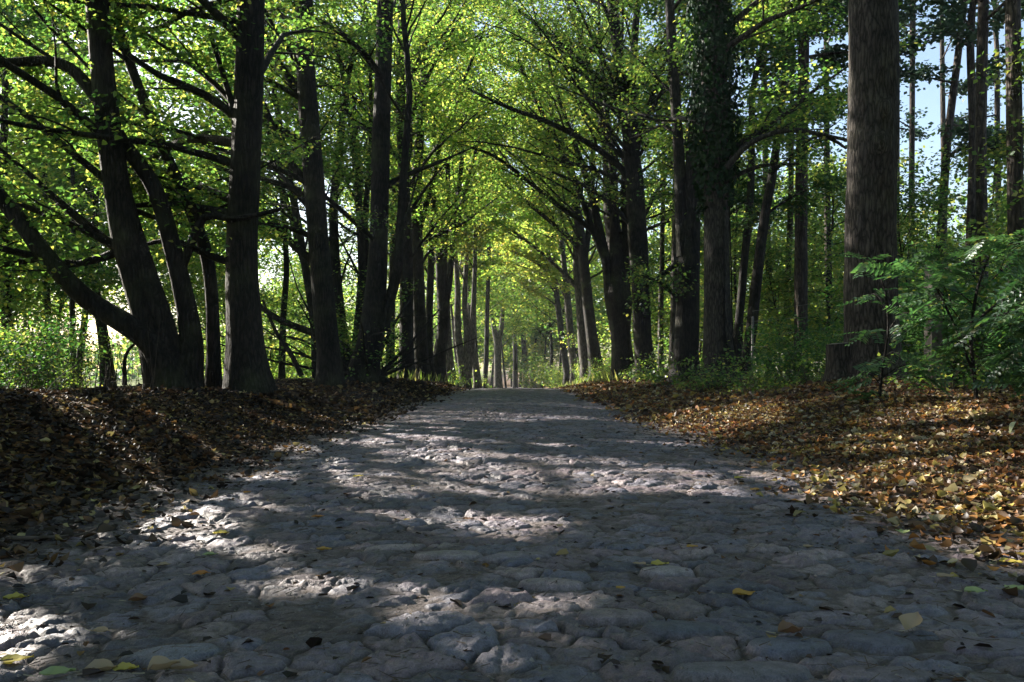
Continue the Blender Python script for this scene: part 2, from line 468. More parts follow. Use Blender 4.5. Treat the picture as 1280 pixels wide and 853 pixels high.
rr = N(nt, 'ShaderNodeMapRange'); L(dm.outputs['Fac'], rr.inputs['Value']); rr.inputs['To Min'].default_value = .52; rr.inputs['To Max'].default_value = .92
L(rr.outputs[0], b.inputs['Roughness']); b.inputs['Specular IOR Level'].default_value = .45
b1 = N(nt, 'ShaderNodeBump'); b1.inputs['Strength'].default_value = .8; b1.inputs['Distance'].default_value = .012; L(n1.outputs['Fac'], b1.inputs['Height'])
b2 = N(nt, 'ShaderNodeBump'); b2.inputs['Strength'].default_value = .6; b2.inputs['Distance'].default_value = .004; L(n2.outputs['Fac'], b2.inputs['Height'])
L(b1.outputs[0], b2.inputs['Normal']); L(b2.outputs[0], b.inputs['Normal']); L(b.outputs[0], out.inputs[0])
M['road'] = m

# ground
m, nt, out = new_mat('forest_soil'); L = nt.links.new
tc = N(nt, 'ShaderNodeTexCoord'); ga = N(nt, 'ShaderNodeAttribute', attribute_name='meadow')
vo = N(nt, 'ShaderNodeTexVoronoi'); vo.inputs['Scale'].default_value = 22; L(tc.outputs['Object'], vo.inputs['Vector'])
sp = N(nt, 'ShaderNodeSeparateColor'); L(vo.outputs['Color'], sp.inputs[0])
cr = ramp(nt, [(0, (.022, .016, .012)), (.5, (.055, .036, .024)), (.75, (.12, .06, .03)), (.93, (.20, .11, .04)), (1, (.26, .2, .1))]); L(sp.outputs[0], cr.inputs[0])
nz = N(nt, 'ShaderNodeTexNoise'); nz.inputs['Scale'].default_value = 9; nz.inputs['Detail'].default_value = 8; L(tc.outputs['Object'], nz.inputs['Vector'])
gr = ramp(nt, [(.3, (.05, .075, .018)), (.55, (.11, .14, .03)), (.75, (.24, .22, .07))]); L(nz.outputs['Fac'], gr.inputs[0])
mx = N(nt, 'ShaderNodeMix', data_type='RGBA'); L(ga.outputs['Fac'], mx.inputs[0]); L(cr.outputs[0], mx.inputs[6]); L(gr.outputs[0], mx.inputs[7])
b = N(nt, 'ShaderNodeBsdfPrincipled'); L(mx.outputs[2], b.inputs['Base Color']); b.inputs['Roughness'].default_value = .95; b.inputs['Specular IOR Level'].default_value = .15
ad = N(nt, 'ShaderNodeMath', operation='ADD'); L(nz.outputs['Fac'], ad.inputs[0]); L(vo.outputs['Distance'], ad.inputs[1])
bp = N(nt, 'ShaderNodeBump'); bp.inputs['Strength'].default_value = .9; bp.inputs['Distance'].default_value = .03; L(ad.outputs[0], bp.inputs['Height'])
L(bp.outputs[0], b.inputs['Normal']); L(b.outputs[0], out.inputs[0])
M['ground'] = m


def grid_faces(nx, ny):
    i = np.arange(ny - 1)[:, None] * nx; j = np.arange(nx - 1)[None]
    return np.stack([i + j, i + j + 1, i + nx + j + 1, i + nx + j], -1).reshape(-1, 4)


# ------------------------------------------------------------------ ground and road
def build_ground():
    half = np.concatenate([np.arange(0, 7, .07), np.arange(7, 16, .3), np.arange(16, 60, 2), np.geomspace(60, 900, 14)])
    xs = np.concatenate([-half[:0:-1], half])
    ys = np.concatenate([-np.geomspace(1, 400, 20)[::-1], np.arange(0, 16, .09), np.arange(16, 40, .3), np.arange(40, 130, 1.5), np.geomspace(130, 900, 16)])
    X, Y = np.meshgrid(xs, ys)
    Z = ground_h(X, Y)
    me = mesh_np('ground', np.stack([X, Y, Z], -1).reshape(-1, 3), grid_faces(len(xs), len(ys)), True)
    a = me.attributes.new('meadow', 'FLOAT', 'POINT')
    mask = ss(-6.5, -10, X + 1.5 * (fbm(X * .4, Y * .4, 91) - .5)) + ss(52, 62, Y) * ss(3, 6, np.abs(X)) * 0.8
    a.data.foreach_set('value', np.clip(mask, 0, 1).ravel().astype(np.float32))
    tag(obj('ground', me, M['ground']), kind='structure')


def build_road():
    vs, fs, cols, und, n = [], [], [], [], 0
    for (y0, y1, dy, x0, dx) in ((0.9, 3.4, .0052, 2.25, .0052), (3.4, 7, .0095, 2.35, .009), (7, 15, .016, 2.35, .015),
                                 (15, 32, .028, 2.35, .026), (32, 110, .09, 2.35, .08), (-14, 0.9, .06, 2.35, .05)):
        xs = np.arange(-x0, x0 + dx / 2, dx); ys = np.linspace(y0, y1 + dy * .3, int((y1 - y0) / dy) + 2)
        X, Y = np.meshgrid(xs, ys)
        z, col, u = road_surface(X, Y)
        Z = z + road_z(Y) - sink(X, Y)
        vs.append(np.stack([X, Y, Z], -1).reshape(-1, 3)); fs.append(grid_faces(len(xs), len(ys)) + n)
        cols.append(col.reshape(-1, 3)); und.append(u.ravel()); n += X.size
    me = mesh_np('cobbled_road', np.concatenate(vs), np.concatenate(fs), True)
    a = me.color_attributes.new('stone', 'FLOAT_COLOR', 'POINT')
    c = np.concatenate(cols); a.data.foreach_set('color', np.concatenate([c, np.ones((len(c), 1))], 1).astype(np.float32).ravel())
    s = me.attributes.new('soil', 'FLOAT', 'POINT'); s.data.foreach_set('value', np.concatenate(und).astype(np.float32))
    tag(obj('cobbled_road', me, M['road']), kind='structure')


build_ground()
build_road()

# ------------------------------------------------------------------ gaps in the canopy where the sun gets through
GAPS = []


def grown(p, f=1.02):
    return p.mean(0) + (p - p.mean(0)) * f


def gap(z, pts, keep=0.0):
    GAPS.append((z, grown(np.array([on_ground(px, py, z) for px, py in pts])), keep))


gap(0, [(225, 708), (300, 688), (400, 700), (470, 722), (560, 738), (640, 742), (720, 728), (800, 745), (760, 785), (690, 815), (600, 803), (540, 782), (470, 765), (400, 748), (320, 726)], .22)
gap(0, [(250, 690), (290, 640), (420, 602), (560, 612), (700, 640), (760, 690), (700, 715), (560, 722), (420, 704), (330, 684)], .50)
gap(0, [(400, 575), (480, 566), (560, 562), (700, 574), (860, 580), (1000, 600), (1110, 632), (960, 626), (820, 618), (700, 628), (560, 626), (420, 608)], .24)
gap(0, [(500, 497), (700, 499), (880, 511), (980, 509), (980, 519), (760, 514), (620, 509)], .0)
gap(0, [(460, 513), (620, 516), (740, 523), (640, 528), (480, 521)], .05)
gap(0, [(470, 540), (620, 541), (790, 555), (700, 563), (520, 553)], .45)
gap(0, [(-30, 758), (70, 752), (160, 786), (130, 830), (60, 870), (-30, 870)], .1)
gap(.12, [(960, 566), (1090, 543), (1300, 526), (1300, 580), (1150, 588), (980, 588)], .25)
gap(.08, [(1030, 614), (1180, 590), (1300, 590), (1300, 690), (1190, 660)], .2)
gap(.18, [(780, 508), (880, 499), (990, 507), (960, 517), (800, 516)], .1)
gap(.37, [(30, 500), (110, 497), (200, 537), (170, 556), (90, 525)], .1)
gap(.1, [(170, 582), (330, 560), (350, 592), (220, 612)], .3)
gap(.28, [(320, 477), (490, 474), (520, 500), (370, 508)], .42)
gap(.22, [(370, 503), (530, 500), (550, 513), (410, 522)], .4)
gap(.28, [(180, 515), (330, 508), (360, 535), (220, 548)], .58)


def in_poly(x, y, poly):
    r = np.zeros(x.shape, bool); n = len(poly)
    for i in range(n):
        x1, y1 = poly[i]; x2, y2 = poly[(i + 1) % n]
        c = (y1 > y) != (y2 > y)
        with np.errstate(divide='ignore', invalid='ignore'):
            r ^= c & (x < (x2 - x1) * (y - y1) / (y2 - y1) + x1)
    return r


def open_to_sun(p):
    """which points stand in one of the gaps the sun shines through"""
    drop = np.zeros(len(p), bool)
    for z, poly, keep in GAPS:
        t = (p[:, 2] - z) / SUN[2]
        gx = p[:, 0] - SUN[0] * t; gy = p[:, 1] - SUN[1] * t
        lo, hi = poly.min(0) - .1, poly.max(0) + .1
        c = np.where((t > 0.6) & (gx > lo[0]) & (gx < hi[0]) & (gy > lo[1]) & (gy < hi[1]))[0]
        if len(c):
            wob = 0.22 * (vn(gx[c] * 2.2, gy[c] * 2.2, 5) - .5)
            ins = in_poly(gx[c] + wob, gy[c] + wob, poly)
            ins &= vn(gx[c] * 3.5, gy[c] * 3.5, 9) > keep
            drop[c[ins]] = True
    return drop


# ------------------------------------------------------------------ tree growth
def unit(v):
    return v / (np.linalg.norm(v) + 1e-9)


def rot(v, axis, a):
    axis = unit(axis)
    return v * math.cos(a) + np.cross(axis, v) * math.sin(a) + axis * axis.dot(v) * (1 - math.cos(a))


def walk(p0, d0, L, wander, bend, k):
    pts = [p0]; d = unit(d0); st = L / k
    for _ in range(k):
        d = unit(d + rng.normal(0, wander, 3) + np.array([0, 0, bend]))
        pts.append(pts[-1] + d * st)
    return np.array(pts)


def branch_out(tb, path, r0, tw, sub_rate=2.0, t0=0.2, sub_len=(0.5, 1.9), sides=5, bend=0.0):
    """side branches and twigs on a limb; twig ends go to tw"""
    L = np.linalg.norm(np.diff(path, axis=0), axis=1).sum()
    ns = max(3, int(L * sub_rate)); s = 1
    for t in np.linspace(t0, 0.98, ns) + rng.uniform(-.03, .03, ns):
        t = min(max(t, 0), 0.995); f = t * (len(path) - 1); i = int(f); i = min(i, len(path) - 2)
        p = path[i] + (path[i + 1] - path[i]) * (f - i); d = unit(path[i + 1] - path[i]); s = -s
        side = np.cross(d, [0, 0, 1])
        if np.linalg.norm(side) < .35:
            a_ = rng.uniform(0, 6.28); side = np.array([math.cos(a_), math.sin(a_), 0])
        nd = unit(d * math.cos(.9) + s * unit(side) * math.sin(rng.uniform(.6, 1.05)) + rng.normal(0, .18, 3) + np.array([0, 0, .12]))
        SL = min(max((.35 + .65 * (1 - t)) * L * .45 * rng.uniform(.7, 1.25), sub_len[0]), sub_len[1])
        sp = walk(p, nd, SL, .13, bend - .02, 5)
        rr = max(.006, min(r0 * (1 - .75 * t) * .5, .05))
        tb.tube(sp, rr * np.linspace(1, .25, 6), 4)
        s2 = 1
        nt_ = max(3, int(SL / .17))
        for q in np.linspace(.25, 1, nt_):
            g = q * 5; j = min(int(g), 4); pp = sp[j] + (sp[j + 1] - sp[j]) * (g - j); dd = unit(sp[j + 1] - sp[j]); s2 = -s2
            sd = unit(np.cross(dd, [0, 0, 1]) + 1e-6)
            td = unit(dd * .7 + s2 * sd * rng.uniform(.5, 1) + rng.normal(0, .25, 3) + np.array([0, 0, -.05]))
            tw.append((pp, pp + td * rng.uniform(.22, .55)))


def leaves_on(tw, n, size, spread, droop=.35):
    a = np.array([t[0] for t in tw]); b = np.array([t[1] for t in tw])
    wgt = rng.uniform(.3, 1.7, len(a)); wgt /= wgt.sum()
    k = rng.choice(len(a), n, p=wgt)
    t = rng.uniform(.1, 1.1, n)[:, None]
    d = b[k] - a[k]; d /= np.linalg.norm(d, axis=1)[:, None] + 1e-9
    side = np.cross(d, np.array([0, 0, 1.0])); side /= np.linalg.norm(side, axis=1)[:, None] + 1e-6
    sg = rng.choice([-1, 1], n)[:, None]
    c = a[k] + (b[k] - a[k]) * t + rng.normal(0, 1, (n, 3)) * np.array([spread, spread, spread * .7])
    u = d * .5 + side * sg * .8 + rng.normal(0, .35, (n, 3)); u[:, 2] -= droop
    nn = rng.normal(0, .42, (n, 3)); nn[:, 2] += 1
    return c, u, nn, size * rng.uniform(.7, 1.25, n)


def clear_view(c, lane=True):
    """leaves are kept out of the lane over the road and off the lens"""
    x, y, z = c.T
    bad = (y < 5.2) & (np.abs(x) < 0.7 * y + .6) & (y > -1.5)
    bad |= (y < 9.6) & (y > 1) & (x > -.54 * y) & (x < .70 * y + .2) & (z < .5 * y + 2.4)
    if lane:
        bad |= (np.abs(x) < 2.5) & (z < 4.6 + .02 * y) & (y < 75)
    bad |= z < ground_h(x, y) + .1
    return ~bad


def thin_out_of_frame(c, u, n, s):
    """what stands above or beside the frame is made of fewer, larger leaves"""
    Y = np.maximum(c[:, 1], .1)
    px = CX + F * c[:, 0] / Y; py = HZ - F * (c[:, 2] - H) / Y
    out_ = (py < -110) | (px < -220) | (px > 1500) | (c[:, 1] < .5)
    keep = ~out_ | (rng.random(len(c)) < .26)
    s = np.where(out_, s * 1.95, s)
    return c[keep], u[keep], n[keep], s[keep]


def stem_path(pts, Y, ds):
    a = np.array([np.concatenate([P(p[0], p[1], Y + (p[3] if len(p) > 3 else 0)), [p[2] / 2 / F * (Y + (p[3] if len(p) > 3 else 0))]]) for p in pts])
    s = spline(a, ds)
    return s[:, :3], np.maximum(s[:, 3], .004)


def put_stem(tb, path, rad, n, seed, flare=0.0, rough=.06, ridge=0.0, burls=()):
    m = len(path); a = np.linspace(0, 2 * math.pi, n, endpoint=False)[None]
    z = (path[:, 2] - path[0, 2])[:, None]
    ca, sa = np.cos(a), np.sin(a)
    mul = 1 + rough * 2 * (fbm(ca * 1.3 + z * .5 + seed, sa * 1.3 + z * .35, seed) - .5) + rough * (vn(ca * 3 + seed, sa * 3 + z * 1.7, seed + 1) - .5)
    if flare:
        lob = .5 + .5 * np.cos(a * 5 + 2.2 * vn(a * 0 + seed, z * .8, seed) + 2.5 * vn(a, z * 0 + seed, seed + 2))
        mul = mul + flare * np.exp(-np.maximum(z, 0) / .28) * (.35 + .9 * lob)
    if ridge:
        mul = mul + ridge * (np.abs(vn(a * n / 5.2 / 1.0 + 1.4 * vn(a * 3, z * 3, seed), z * 2.0, seed + 4) - .5) * 2 - .5)
    for (bz, ba, amp, sz) in burls:
        da = np.angle(np.exp(1j * (a - ba)))
        mul = mul + amp * np.exp(-(da / sz) ** 2 - ((z - bz) / (sz * rad.mean() * 1.2)) ** 2) * (.6 + .8 * vn(a * 5, z * 9, seed + 6))
    tb.tube(path, rad, n, mul)


PARTS_NEAR = 24.0


def tree(label, Y, stems, top=13.0, limbs=10, zr=(2.2, 11), ll=(2.0, 4.2), el=(20, 60), az=((180, 70, 1.0), (0, 70, 1.0)), nleaf=30000, size=.085,
         mat='leaf', bark='bark', name='lime_tree', cat='tree', group=None, traced=(), flare=.5, sides=16, ridge=0.0, burls=(), spread=.17, bend=-.012,
         extend=True, lane=True, sub_rate=1.7, wander=.075, detail=None, xlim=(-99, 99), front=0.0, hide=False):
    """one tree: traced stems, grown limbs, a crown of single leaves"""
    paths = []
    for st in stems:
        p, r = stem_path(st, Y, .10 if Y < 14 else .2 if Y < 30 else .4)
        paths.append([p, r])
    base = paths[0][0][0].copy()
    base[2] = float(ground_h(base[0], base[1]))
    root = thing(name, label, cat, base, group)
    near = Y < PARTS_NEAR
    tb_all = Tubes(); tw = []
    for k, (p, r) in enumerate(paths):
        tb = Tubes() if near else tb_all
        if p[0, 2] > base[2] - .25 and (k == 0 or p[0, 2] < base[2] + .4):                        # run the foot into the ground
            p = np.concatenate([[p[0] - np.array([0, 0, p[0, 2] - base[2] + .35])], p]); r = np.concatenate([[r[0] * 1.08], r])
        if extend and p[-1, 2] < top - 1 and p[-1, 2] > 3.0 and r[-1] > .035:
            d = unit(p[-1] - p[-4]); d = unit(d + np.array([0, 0, .5]))
            ex = walk(p[-1], d, top * rng.uniform(.9, 1.05) - p[-1, 2], .07, .05, 9)[1:]
            p = np.concatenate([p, ex]); r = np.concatenate([r, r[-1] * np.linspace(.92, .12, len(ex))])
        paths[k] = [p, r]
        put_stem(tb, p, r, sides if near else max(7, sides // 2), int(Y * 7) + k * 13, flare if k == 0 or p[0, 2] < base[2] else flare * .4, ridge=ridge if k == 0 else 0,
                 burls=burls if k == 0 else ())
        if near:
            obj('trunk', tb.mesh('trunk', True, base), M[bark], root)
    for ln in traced:                                                                            # limbs drawn from the picture
        tb = Tubes() if near else tb_all
        p, r = stem_path(ln, Y, .22)
        tb.tube(p, np.maximum(r, .006), 7)
        t0 = len(tw); branch_out(tb, p, r[0], tw, sub_rate, .3)
        if near:
            if len(tw) > t0: tb.prisms(np.array([t[0] for t in tw[t0:]]), np.array([t[1] for t in tw[t0:]]), np.full(len(tw) - t0, .004), open_to_sun)
            obj('limb', tb.mesh('limb', True, base), M[bark], root)
    ws = np.array([a[2] for a in az], float); ws /= ws.sum()
    for i in range(limbs):
        p, r = paths[i % len(paths)] if i >= len(paths) else paths[i]
        z = zr[0] + (zr[1] - zr[0]) * ((i + rng.uniform(.1, .9)) / limbs)
        z = min(z, p[-1, 2] - .2)
        j = int(np.argmin(np.abs(p[:, 2] - z))); j = min(max(j, 1), len(p) - 2)
        a0, sp_, _ = az[rng.choice(len(az), p=ws)]
        A = math.radians(a0 + rng.uniform(-sp_, sp_)); E = math.radians(rng.uniform(*el))
        fr = (z - zr[0]) / max(.1, zr[1] - zr[0])
        Lm = rng.uniform(*ll) * (1 - .22 * fr)
        d = np.array([math.cos(A) * math.cos(E), math.sin(A) * math.cos(E), math.sin(E)])
        lp = walk(p[j], d, Lm, wander, bend, max(6, int(Lm / .4)))
        r0 = min(max(r[j] * rng.uniform(.22, .40), .02), .07)
        tb = Tubes() if near else tb_all
        tb.tube(lp, r0 * (1 - np.linspace(0, 1, len(lp))) ** .75 + .005, 7 if near else 5)
        t0 = len(tw); branch_out(tb, lp, r0, tw, sub_rate, .18)
        if near:
            tb.prisms(np.array([t[0] for t in tw[t0:]]), np.array([t[1] for t in tw[t0:]]), np.full(len(tw) - t0, .004), open_to_sun)
            obj('limb', tb.mesh('limb', True, base), M[bark], root)
    if extend:
        for p, r in paths:
            if p[-1, 2] > 5:
                tb = Tubes() if near else tb_all
                tip = p[len(p) - 10:]; tb.tube(tip, np.maximum(r[len(p) - 10:] * .9, .006), 6)
                branch_out(tb, tip, r[len(p) - 9], tw, sub_rate * 1.3, .1)
                if near: obj('limb', tb.mesh('limb', True, base), M[bark], root)
    if not near:
        obj('trunk', tb_all.mesh('trunk', True, base), M[bark], root)
    if Y < 48: nleaf, size = int(nleaf * 1.4), size * .82
    c, u, n, s = leaves_on(tw, nleaf, size, spread)
    k = clear_view(c, lane) & (c[:, 0] > xlim[0] + .5 * fbm(c[:, 1], c[:, 2], 4)) & (c[:, 0] < xlim[1] - .8 * fbm(c[:, 1], c[:, 2], 4)); c, u, n, s = c[k], u[k], n[k], s[k]
    if hide: k = c[:, 0] < -.60 * c[:, 1] - .1; c, u, n, s = c[k], u[k], n[k], s[k]
    if front:
        k = ~((c[:, 1] < Y - .35) & (c[:, 2] < 6.5) & (rng.random(len(c)) < front)); c, u, n, s = c[k], u[k], n[k], s[k]
    k = ~open_to_sun(c); c, u, n, s = c[k], u[k], n[k], s[k]
    c, u, n, s = thin_out_of_frame(c, u, n, s)
    obj('crown', leaf_mesh('crown', c, u, n, s, base, Y < 15 if detail is None else detail), M[mat], root)
    return root


AV = 'lime trees along the cobbled road'
LFT = ((180, 55, 1.4), (255, 35, .35), (90, 35, .4), (0, 50, .9))
RGT = ((180, 45, 1.8), (90, 40, .3), (270, 30, .2), (0, 60, .8))

# --- left row -------------------------------------------------------------------
tree('leaning lime with several stems, one limb reaching low to the left, beside the left bank', 10.9,
     [[(205, 478, 46), (188, 410, 36), (158, 300, 34), (141, 200, 31), (130, 110, 28), (124, 40, 27), (118, -40, 25)],
      [(215, 478, 44), (205, 420, 34), (180, 335, 28), (163, 280, 24, .15), (150, 225, 20, .2), (141, 190, 14, .2)],
      [(232, 476, 42, .1), (238, 420, 28, .1), (218, 320, 22, .1), (193, 236, 20, .1), (152, 176, 18, .1), (117, 118, 16, .1), (76, 80, 14, .1), (0, 79, 11, .1), (-90, 82, 8, .1)],
      [(212, 474, 40, -.1), (185, 425, 30, -.15), (110, 375, 24, -.2), (62, 325, 22, -.3), (20, 270, 20, -.3), (-30, 215, 17, -.4), (-110, 150, 12, -.5)]],
     top=11.5, limbs=18, zr=(1.9, 9), ll=(2.2, 4.2), el=(2, 42), az=((185, 50, 1.6), (115, 25, .5), (245, 25, .3)), nleaf=42500, xlim=(-99, -3.5), front=.8, size=.082, group=AV, flare=.35,
     traced=[[(60, 325, 12, -.3), (20, 315, 9, -.3), (-40, 300, 7, -.3)], [(160, 310, 12), (100, 330, 9), (40, 325, 8), (-30, 340, 5)],
             [(150, 240, 11), (95, 195, 9), (40, 150, 8), (-30, 100, 6)], [(165, 320, 12), (110, 290, 9), (50, 265, 8), (-20, 240, 5)],
             [(225, 340, 12, .1), (255, 272, 10, .1), (290, 275, 8, .1), (350, 262, 5, .1)]])
tree('slim curving lime stem between the leaning lime and the thick dark trunk', 11.6,
     [[(267, 474, 20), (267, 440, 17), (264, 360, 16), (256, 312, 16), (234, 252, 15), (200, 177, 13), (170, 100, 12), (150, 40, 11), (138, -20, 10), (125, -90, 8)]],
     top=9.5, limbs=7, zr=(2.6, 8), ll=(1.4, 3), el=(10, 45), az=((180, 60, 1),), nleaf=12000, xlim=(-99, -3.3), front=.8, size=.08, group=AV, flare=.25, sides=12)
tree('thick dark trunk with flared foot at the edge of the left bank', 11.2,
     [[(312, 492, 64), (309, 465, 54), (306, 420, 45), (303, 350, 39), (303, 300, 37), (306, 220, 37), (310, 130, 36), (313, 40, 34), (314, -50, 32)]],
     top=14, limbs=23, zr=(2.2, 11), ll=(2.6, 5), el=(8, 50), az=((180, 55, 1.3), (110, 20, .6), (245, 20, .2)), nleaf=34000, xlim=(-99, -2.7), front=.6, size=.085, group=AV, flare=.32, sides=40, ridge=.035,
     traced=[[(300, 150, 12), (255, 118, 10), (200, 95, 8), (150, 60, 6)], [(298, 270, 14), (255, 262, 12), (215, 255, 8), (160, 258, 6)],
             [(300, 330, 12), (262, 320, 9), (215, 300, 7), (170, 310, 4)], [(306, 190, 10), (290, 130, 8), (262, 40, 6)]])
tree('straight black trunk on the left, right of the thick flared trunk', 16.6,
     [[(413, 478, 36), (411, 440, 30), (405, 380, 28), (398, 300, 26), (391, 210, 25), (385, 130, 24), (381, 60, 22), (380, -30, 20)]],
     top=14.5, limbs=31, zr=(2.4, 12.5), ll=(3, 5.6), el=(15, 55), az=((180, 55, 1.5), (110, 25, .5), (250, 20, .25)), nleaf=23120, xlim=(-99, -2.9), size=.092, group=AV, sides=20, flare=.35,
     traced=[[(395, 330, 11), (360, 300, 9), (320, 255, 7)], [(392, 240, 11), (355, 190, 9), (330, 130, 7)], [(402, 420, 10), (350, 400, 8), (310, 372, 5)]])
tree('twisted dark trunk with gnarled roots spreading at its foot on the left', 20.6,
     [[(452, 478, 44), (458, 450, 36), (466, 410, 32), (471, 350, 26), (474, 280, 23), (476, 180, 22), (479, 90, 21), (482, 0, 20), (484, -50, 18)],
      [(474, 410, 22), (488, 372, 14), (497, 335, 13), (500, 290, 11), (506, 200, 9), (512, 120, 8)],
      [(440, 476, 14), (432, 470, 10), (424, 476, 6)], [(462, 478, 14), (476, 474, 9), (486, 479, 5)]],
     top=16, limbs=29, zr=(3.2, 13.5), ll=(2.6, 5.4), el=(20, 62), az=((180, 60, 1.3), (60, 40, .5), (110, 25, .5), (250, 20, .2)), nleaf=20400, xlim=(-99, -2.4), size=.10, group=AV, sides=20, flare=.55)
tree('cluster of thin leaning lime stems behind the twisted trunk on the left', 24.5,
     [[(436, 474, 18), (428, 420, 14), (420, 340, 13), (417, 260, 11), (424, 190, 10), (432, 110, 8)], [(442, 474, 16), (446, 420, 11), (452, 340, 10), (448, 250, 9), (440, 160, 8)],
      [(430, 474, 14), (404, 420, 10), (388, 360, 9), (372, 300, 8), (352, 230, 6)], [(445, 474, 12, .3), (462, 420, 9, .3), (456, 300, 8, .3), (462, 200, 7, .3)]],
     top=13, limbs=29, zr=(2.6, 12), ll=(1.8, 4), el=(15, 60), az=((180, 60, 1.2), (0, 50, .6), (90, 50, .6)), nleaf=14960, size=.12, group=AV)
tree('slim dark lime trunk, first of two close together on the left', 28.5,
     [[(508, 477, 22), (508, 430, 18), (508, 360, 17), (507, 290, 16), (504, 210, 14), (501, 130, 12), (500, 60, 10)]],
     top=16, limbs=29, zr=(4, 15), ll=(3.5, 7), el=(30, 68), az=LFT, nleaf=18000, size=.13, mat='leaf_light', group=AV,
     traced=[[(506, 250, 8), (513, 158, 6), (531, 105, 5), (554, 59, 4), (578, 18, 3)]])
tree('slim dark lime trunk, second of two close together on the left', 31.5,
     [[(529, 476, 20), (526, 430, 18), (523, 370, 17), (521, 310, 16), (520, 250, 15), (524, 180, 12), (530, 100, 9)]],
     top=17, limbs=29, zr=(4, 16), ll=(3.5, 7), el=(35, 70), az=LFT, nleaf=19000, size=.14, mat='leaf_light', group=AV,
     traced=[[(521, 300, 8), (540, 230, 6), (556, 160, 5), (584, 90, 4), (608, 30, 3)]])
tree('stubby pollarded lime with thick bole and brush of upright shoots on the left', 38.5,
     [[(546, 474, 24), (549, 445, 17), (553, 420, 15), (555, 395, 16), (553, 365, 15), (550, 335, 11)],
      [(556, 385, 9), (562, 350, 8), (566, 300, 7), (574, 240, 6), (578, 180, 5)], [(552, 350, 8), (546, 300, 7), (543, 240, 6), (548, 170, 5)], [(553, 360, 8), (556, 300, 7), (560, 230, 6), (556, 160, 5)]],
     top=17, limbs=28, zr=(5, 15), ll=(3, 6.5), el=(40, 75), az=LFT, nleaf=18000, size=.16, mat='leaf_light', group=AV,
     traced=[[(552, 330, 8), (572, 281, 6), (584, 229, 5), (600, 170, 4)]])
tree('pale grey lime trunk standing behind the pollarded lime on the left', 46, [[(564, 474, 14), (560, 440, 12), (558, 400, 11), (556, 350, 9)]],
     top=16, limbs=16, zr=(5, 15), ll=(3, 6), el=(35, 70), az=LFT, nleaf=18000, size=.19, mat='leaf_light', bark='bark_grey', group=AV)
tree('lime splitting low into three upright stems at the far left verge', 52,
     [[(582, 478, 15), (576, 445, 11), (572, 410, 9), (572, 360, 7), (568, 300, 5)], [(580, 470, 10), (584, 430, 8), (581, 380, 7), (583, 320, 5)], [(584, 472, 10), (590, 430, 8), (592, 380, 7), (594, 320, 5)]],
     top=17, limbs=18, zr=(5, 16), ll=(3, 6), el=(40, 72), az=LFT, nleaf=16000, size=.20, mat='leaf_gold', bark='bark_grey', group=AV)
tree('short leaning grey stump-like lime trunk at the far left verge', 56, [[(597, 478, 11), (594, 455, 9), (590, 430, 7), (587, 400, 5)]],
     top=15, limbs=11, zr=(5, 14), ll=(2, 4.5), el=(35, 70), az=LFT, nleaf=11000, size=.22, mat='leaf_light', bark='bark_grey', group=AV)
tree('slender straight dark stem in the middle distance where the road ends', 64, [[(606, 480, 6.5), (608, 440, 6), (609, 390, 5.5), (611, 330, 4.5), (612, 270, 3)]],
     top=18, limbs=12, zr=(6, 17), ll=(2, 5), el=(30, 68), az=((180, 90, 1), (0, 90, 1)), nleaf=7000, size=.24, mat='leaf_gold', group=AV)
tree('forked pollard with two thick pale arms at the end of the road', 78,
     [[(623, 482, 11), (622, 455, 9), (622, 430, 9), (617, 408, 6), (612, 370, 4)], [(623, 432, 7), (627, 408, 6), (629, 370, 4)]],
     top=17, limbs=14, zr=(7, 16), ll=(2, 5), el=(25, 65), az=((180, 90, 1), (0, 90, 1)), nleaf=7000, size=.27, mat='leaf_light', bark='bark_grey', group=AV)
tree('dark slim trunk at the end of the road, right of the forked pollard', 88, [[(644, 482, 7), (644, 440, 6), (643, 400, 5), (642, 350, 4)]],
     top=19, limbs=14, zr=(4, 18), ll=(2.4, 5), el=(10, 60), az=((180, 90, 1), (0, 90, 1)), nleaf=7000, size=.30, mat='leaf_light', group=AV)
tree('dark trunk tilting slightly left at the end of the road', 94, [[(658, 482, 7), (656, 450, 6.5), (654, 420, 6), (651, 370, 4)]],
     top=19, limbs=14, zr=(4, 18), ll=(2.4, 5), el=(10, 60), az=((180, 90, 1), (0, 90, 1)), nleaf=7000, size=.30, mat='leaf', group=AV)

for lab_, Y_, st_, n_, m_ in (
        ('thin leaning lime stem just left of the foot of the twisted trunk', 22, [(398, 474, 15), (392, 400, 11), (381, 330, 10), (367, 250, 9), (350, 160, 7), (338, 80, 6)], 9000, 'leaf'),
        ('thin straight lime stem just right of the twisted trunk', 35, [(487, 476, 12), (489, 400, 10), (492, 300, 9), (496, 200, 8), (500, 100, 6)], 9000, 'leaf_light'),
        ('thin lime stem between the close pair of slim limes and the pollarded lime', 36, [(538, 476, 12), (536, 420, 10), (538, 350, 9), (541, 270, 8), (545, 190, 6)], 9000, 'leaf_light'),
        ('thin lime stem seen through the fork of the twisted trunk', 30, [(469, 474, 11), (467, 400, 9), (457, 300, 8), (448, 200, 7), (440, 110, 5)], 9000, 'leaf')):
    tree(lab_, Y_, [st_], top=13, limbs=14, zr=(3.5, 12), ll=(1.8, 4), el=(35, 70), az=((180, 60, 1), (90, 40, .5), (0, 40, .4)), nleaf=n_, size=.12, mat=m_, group=AV)

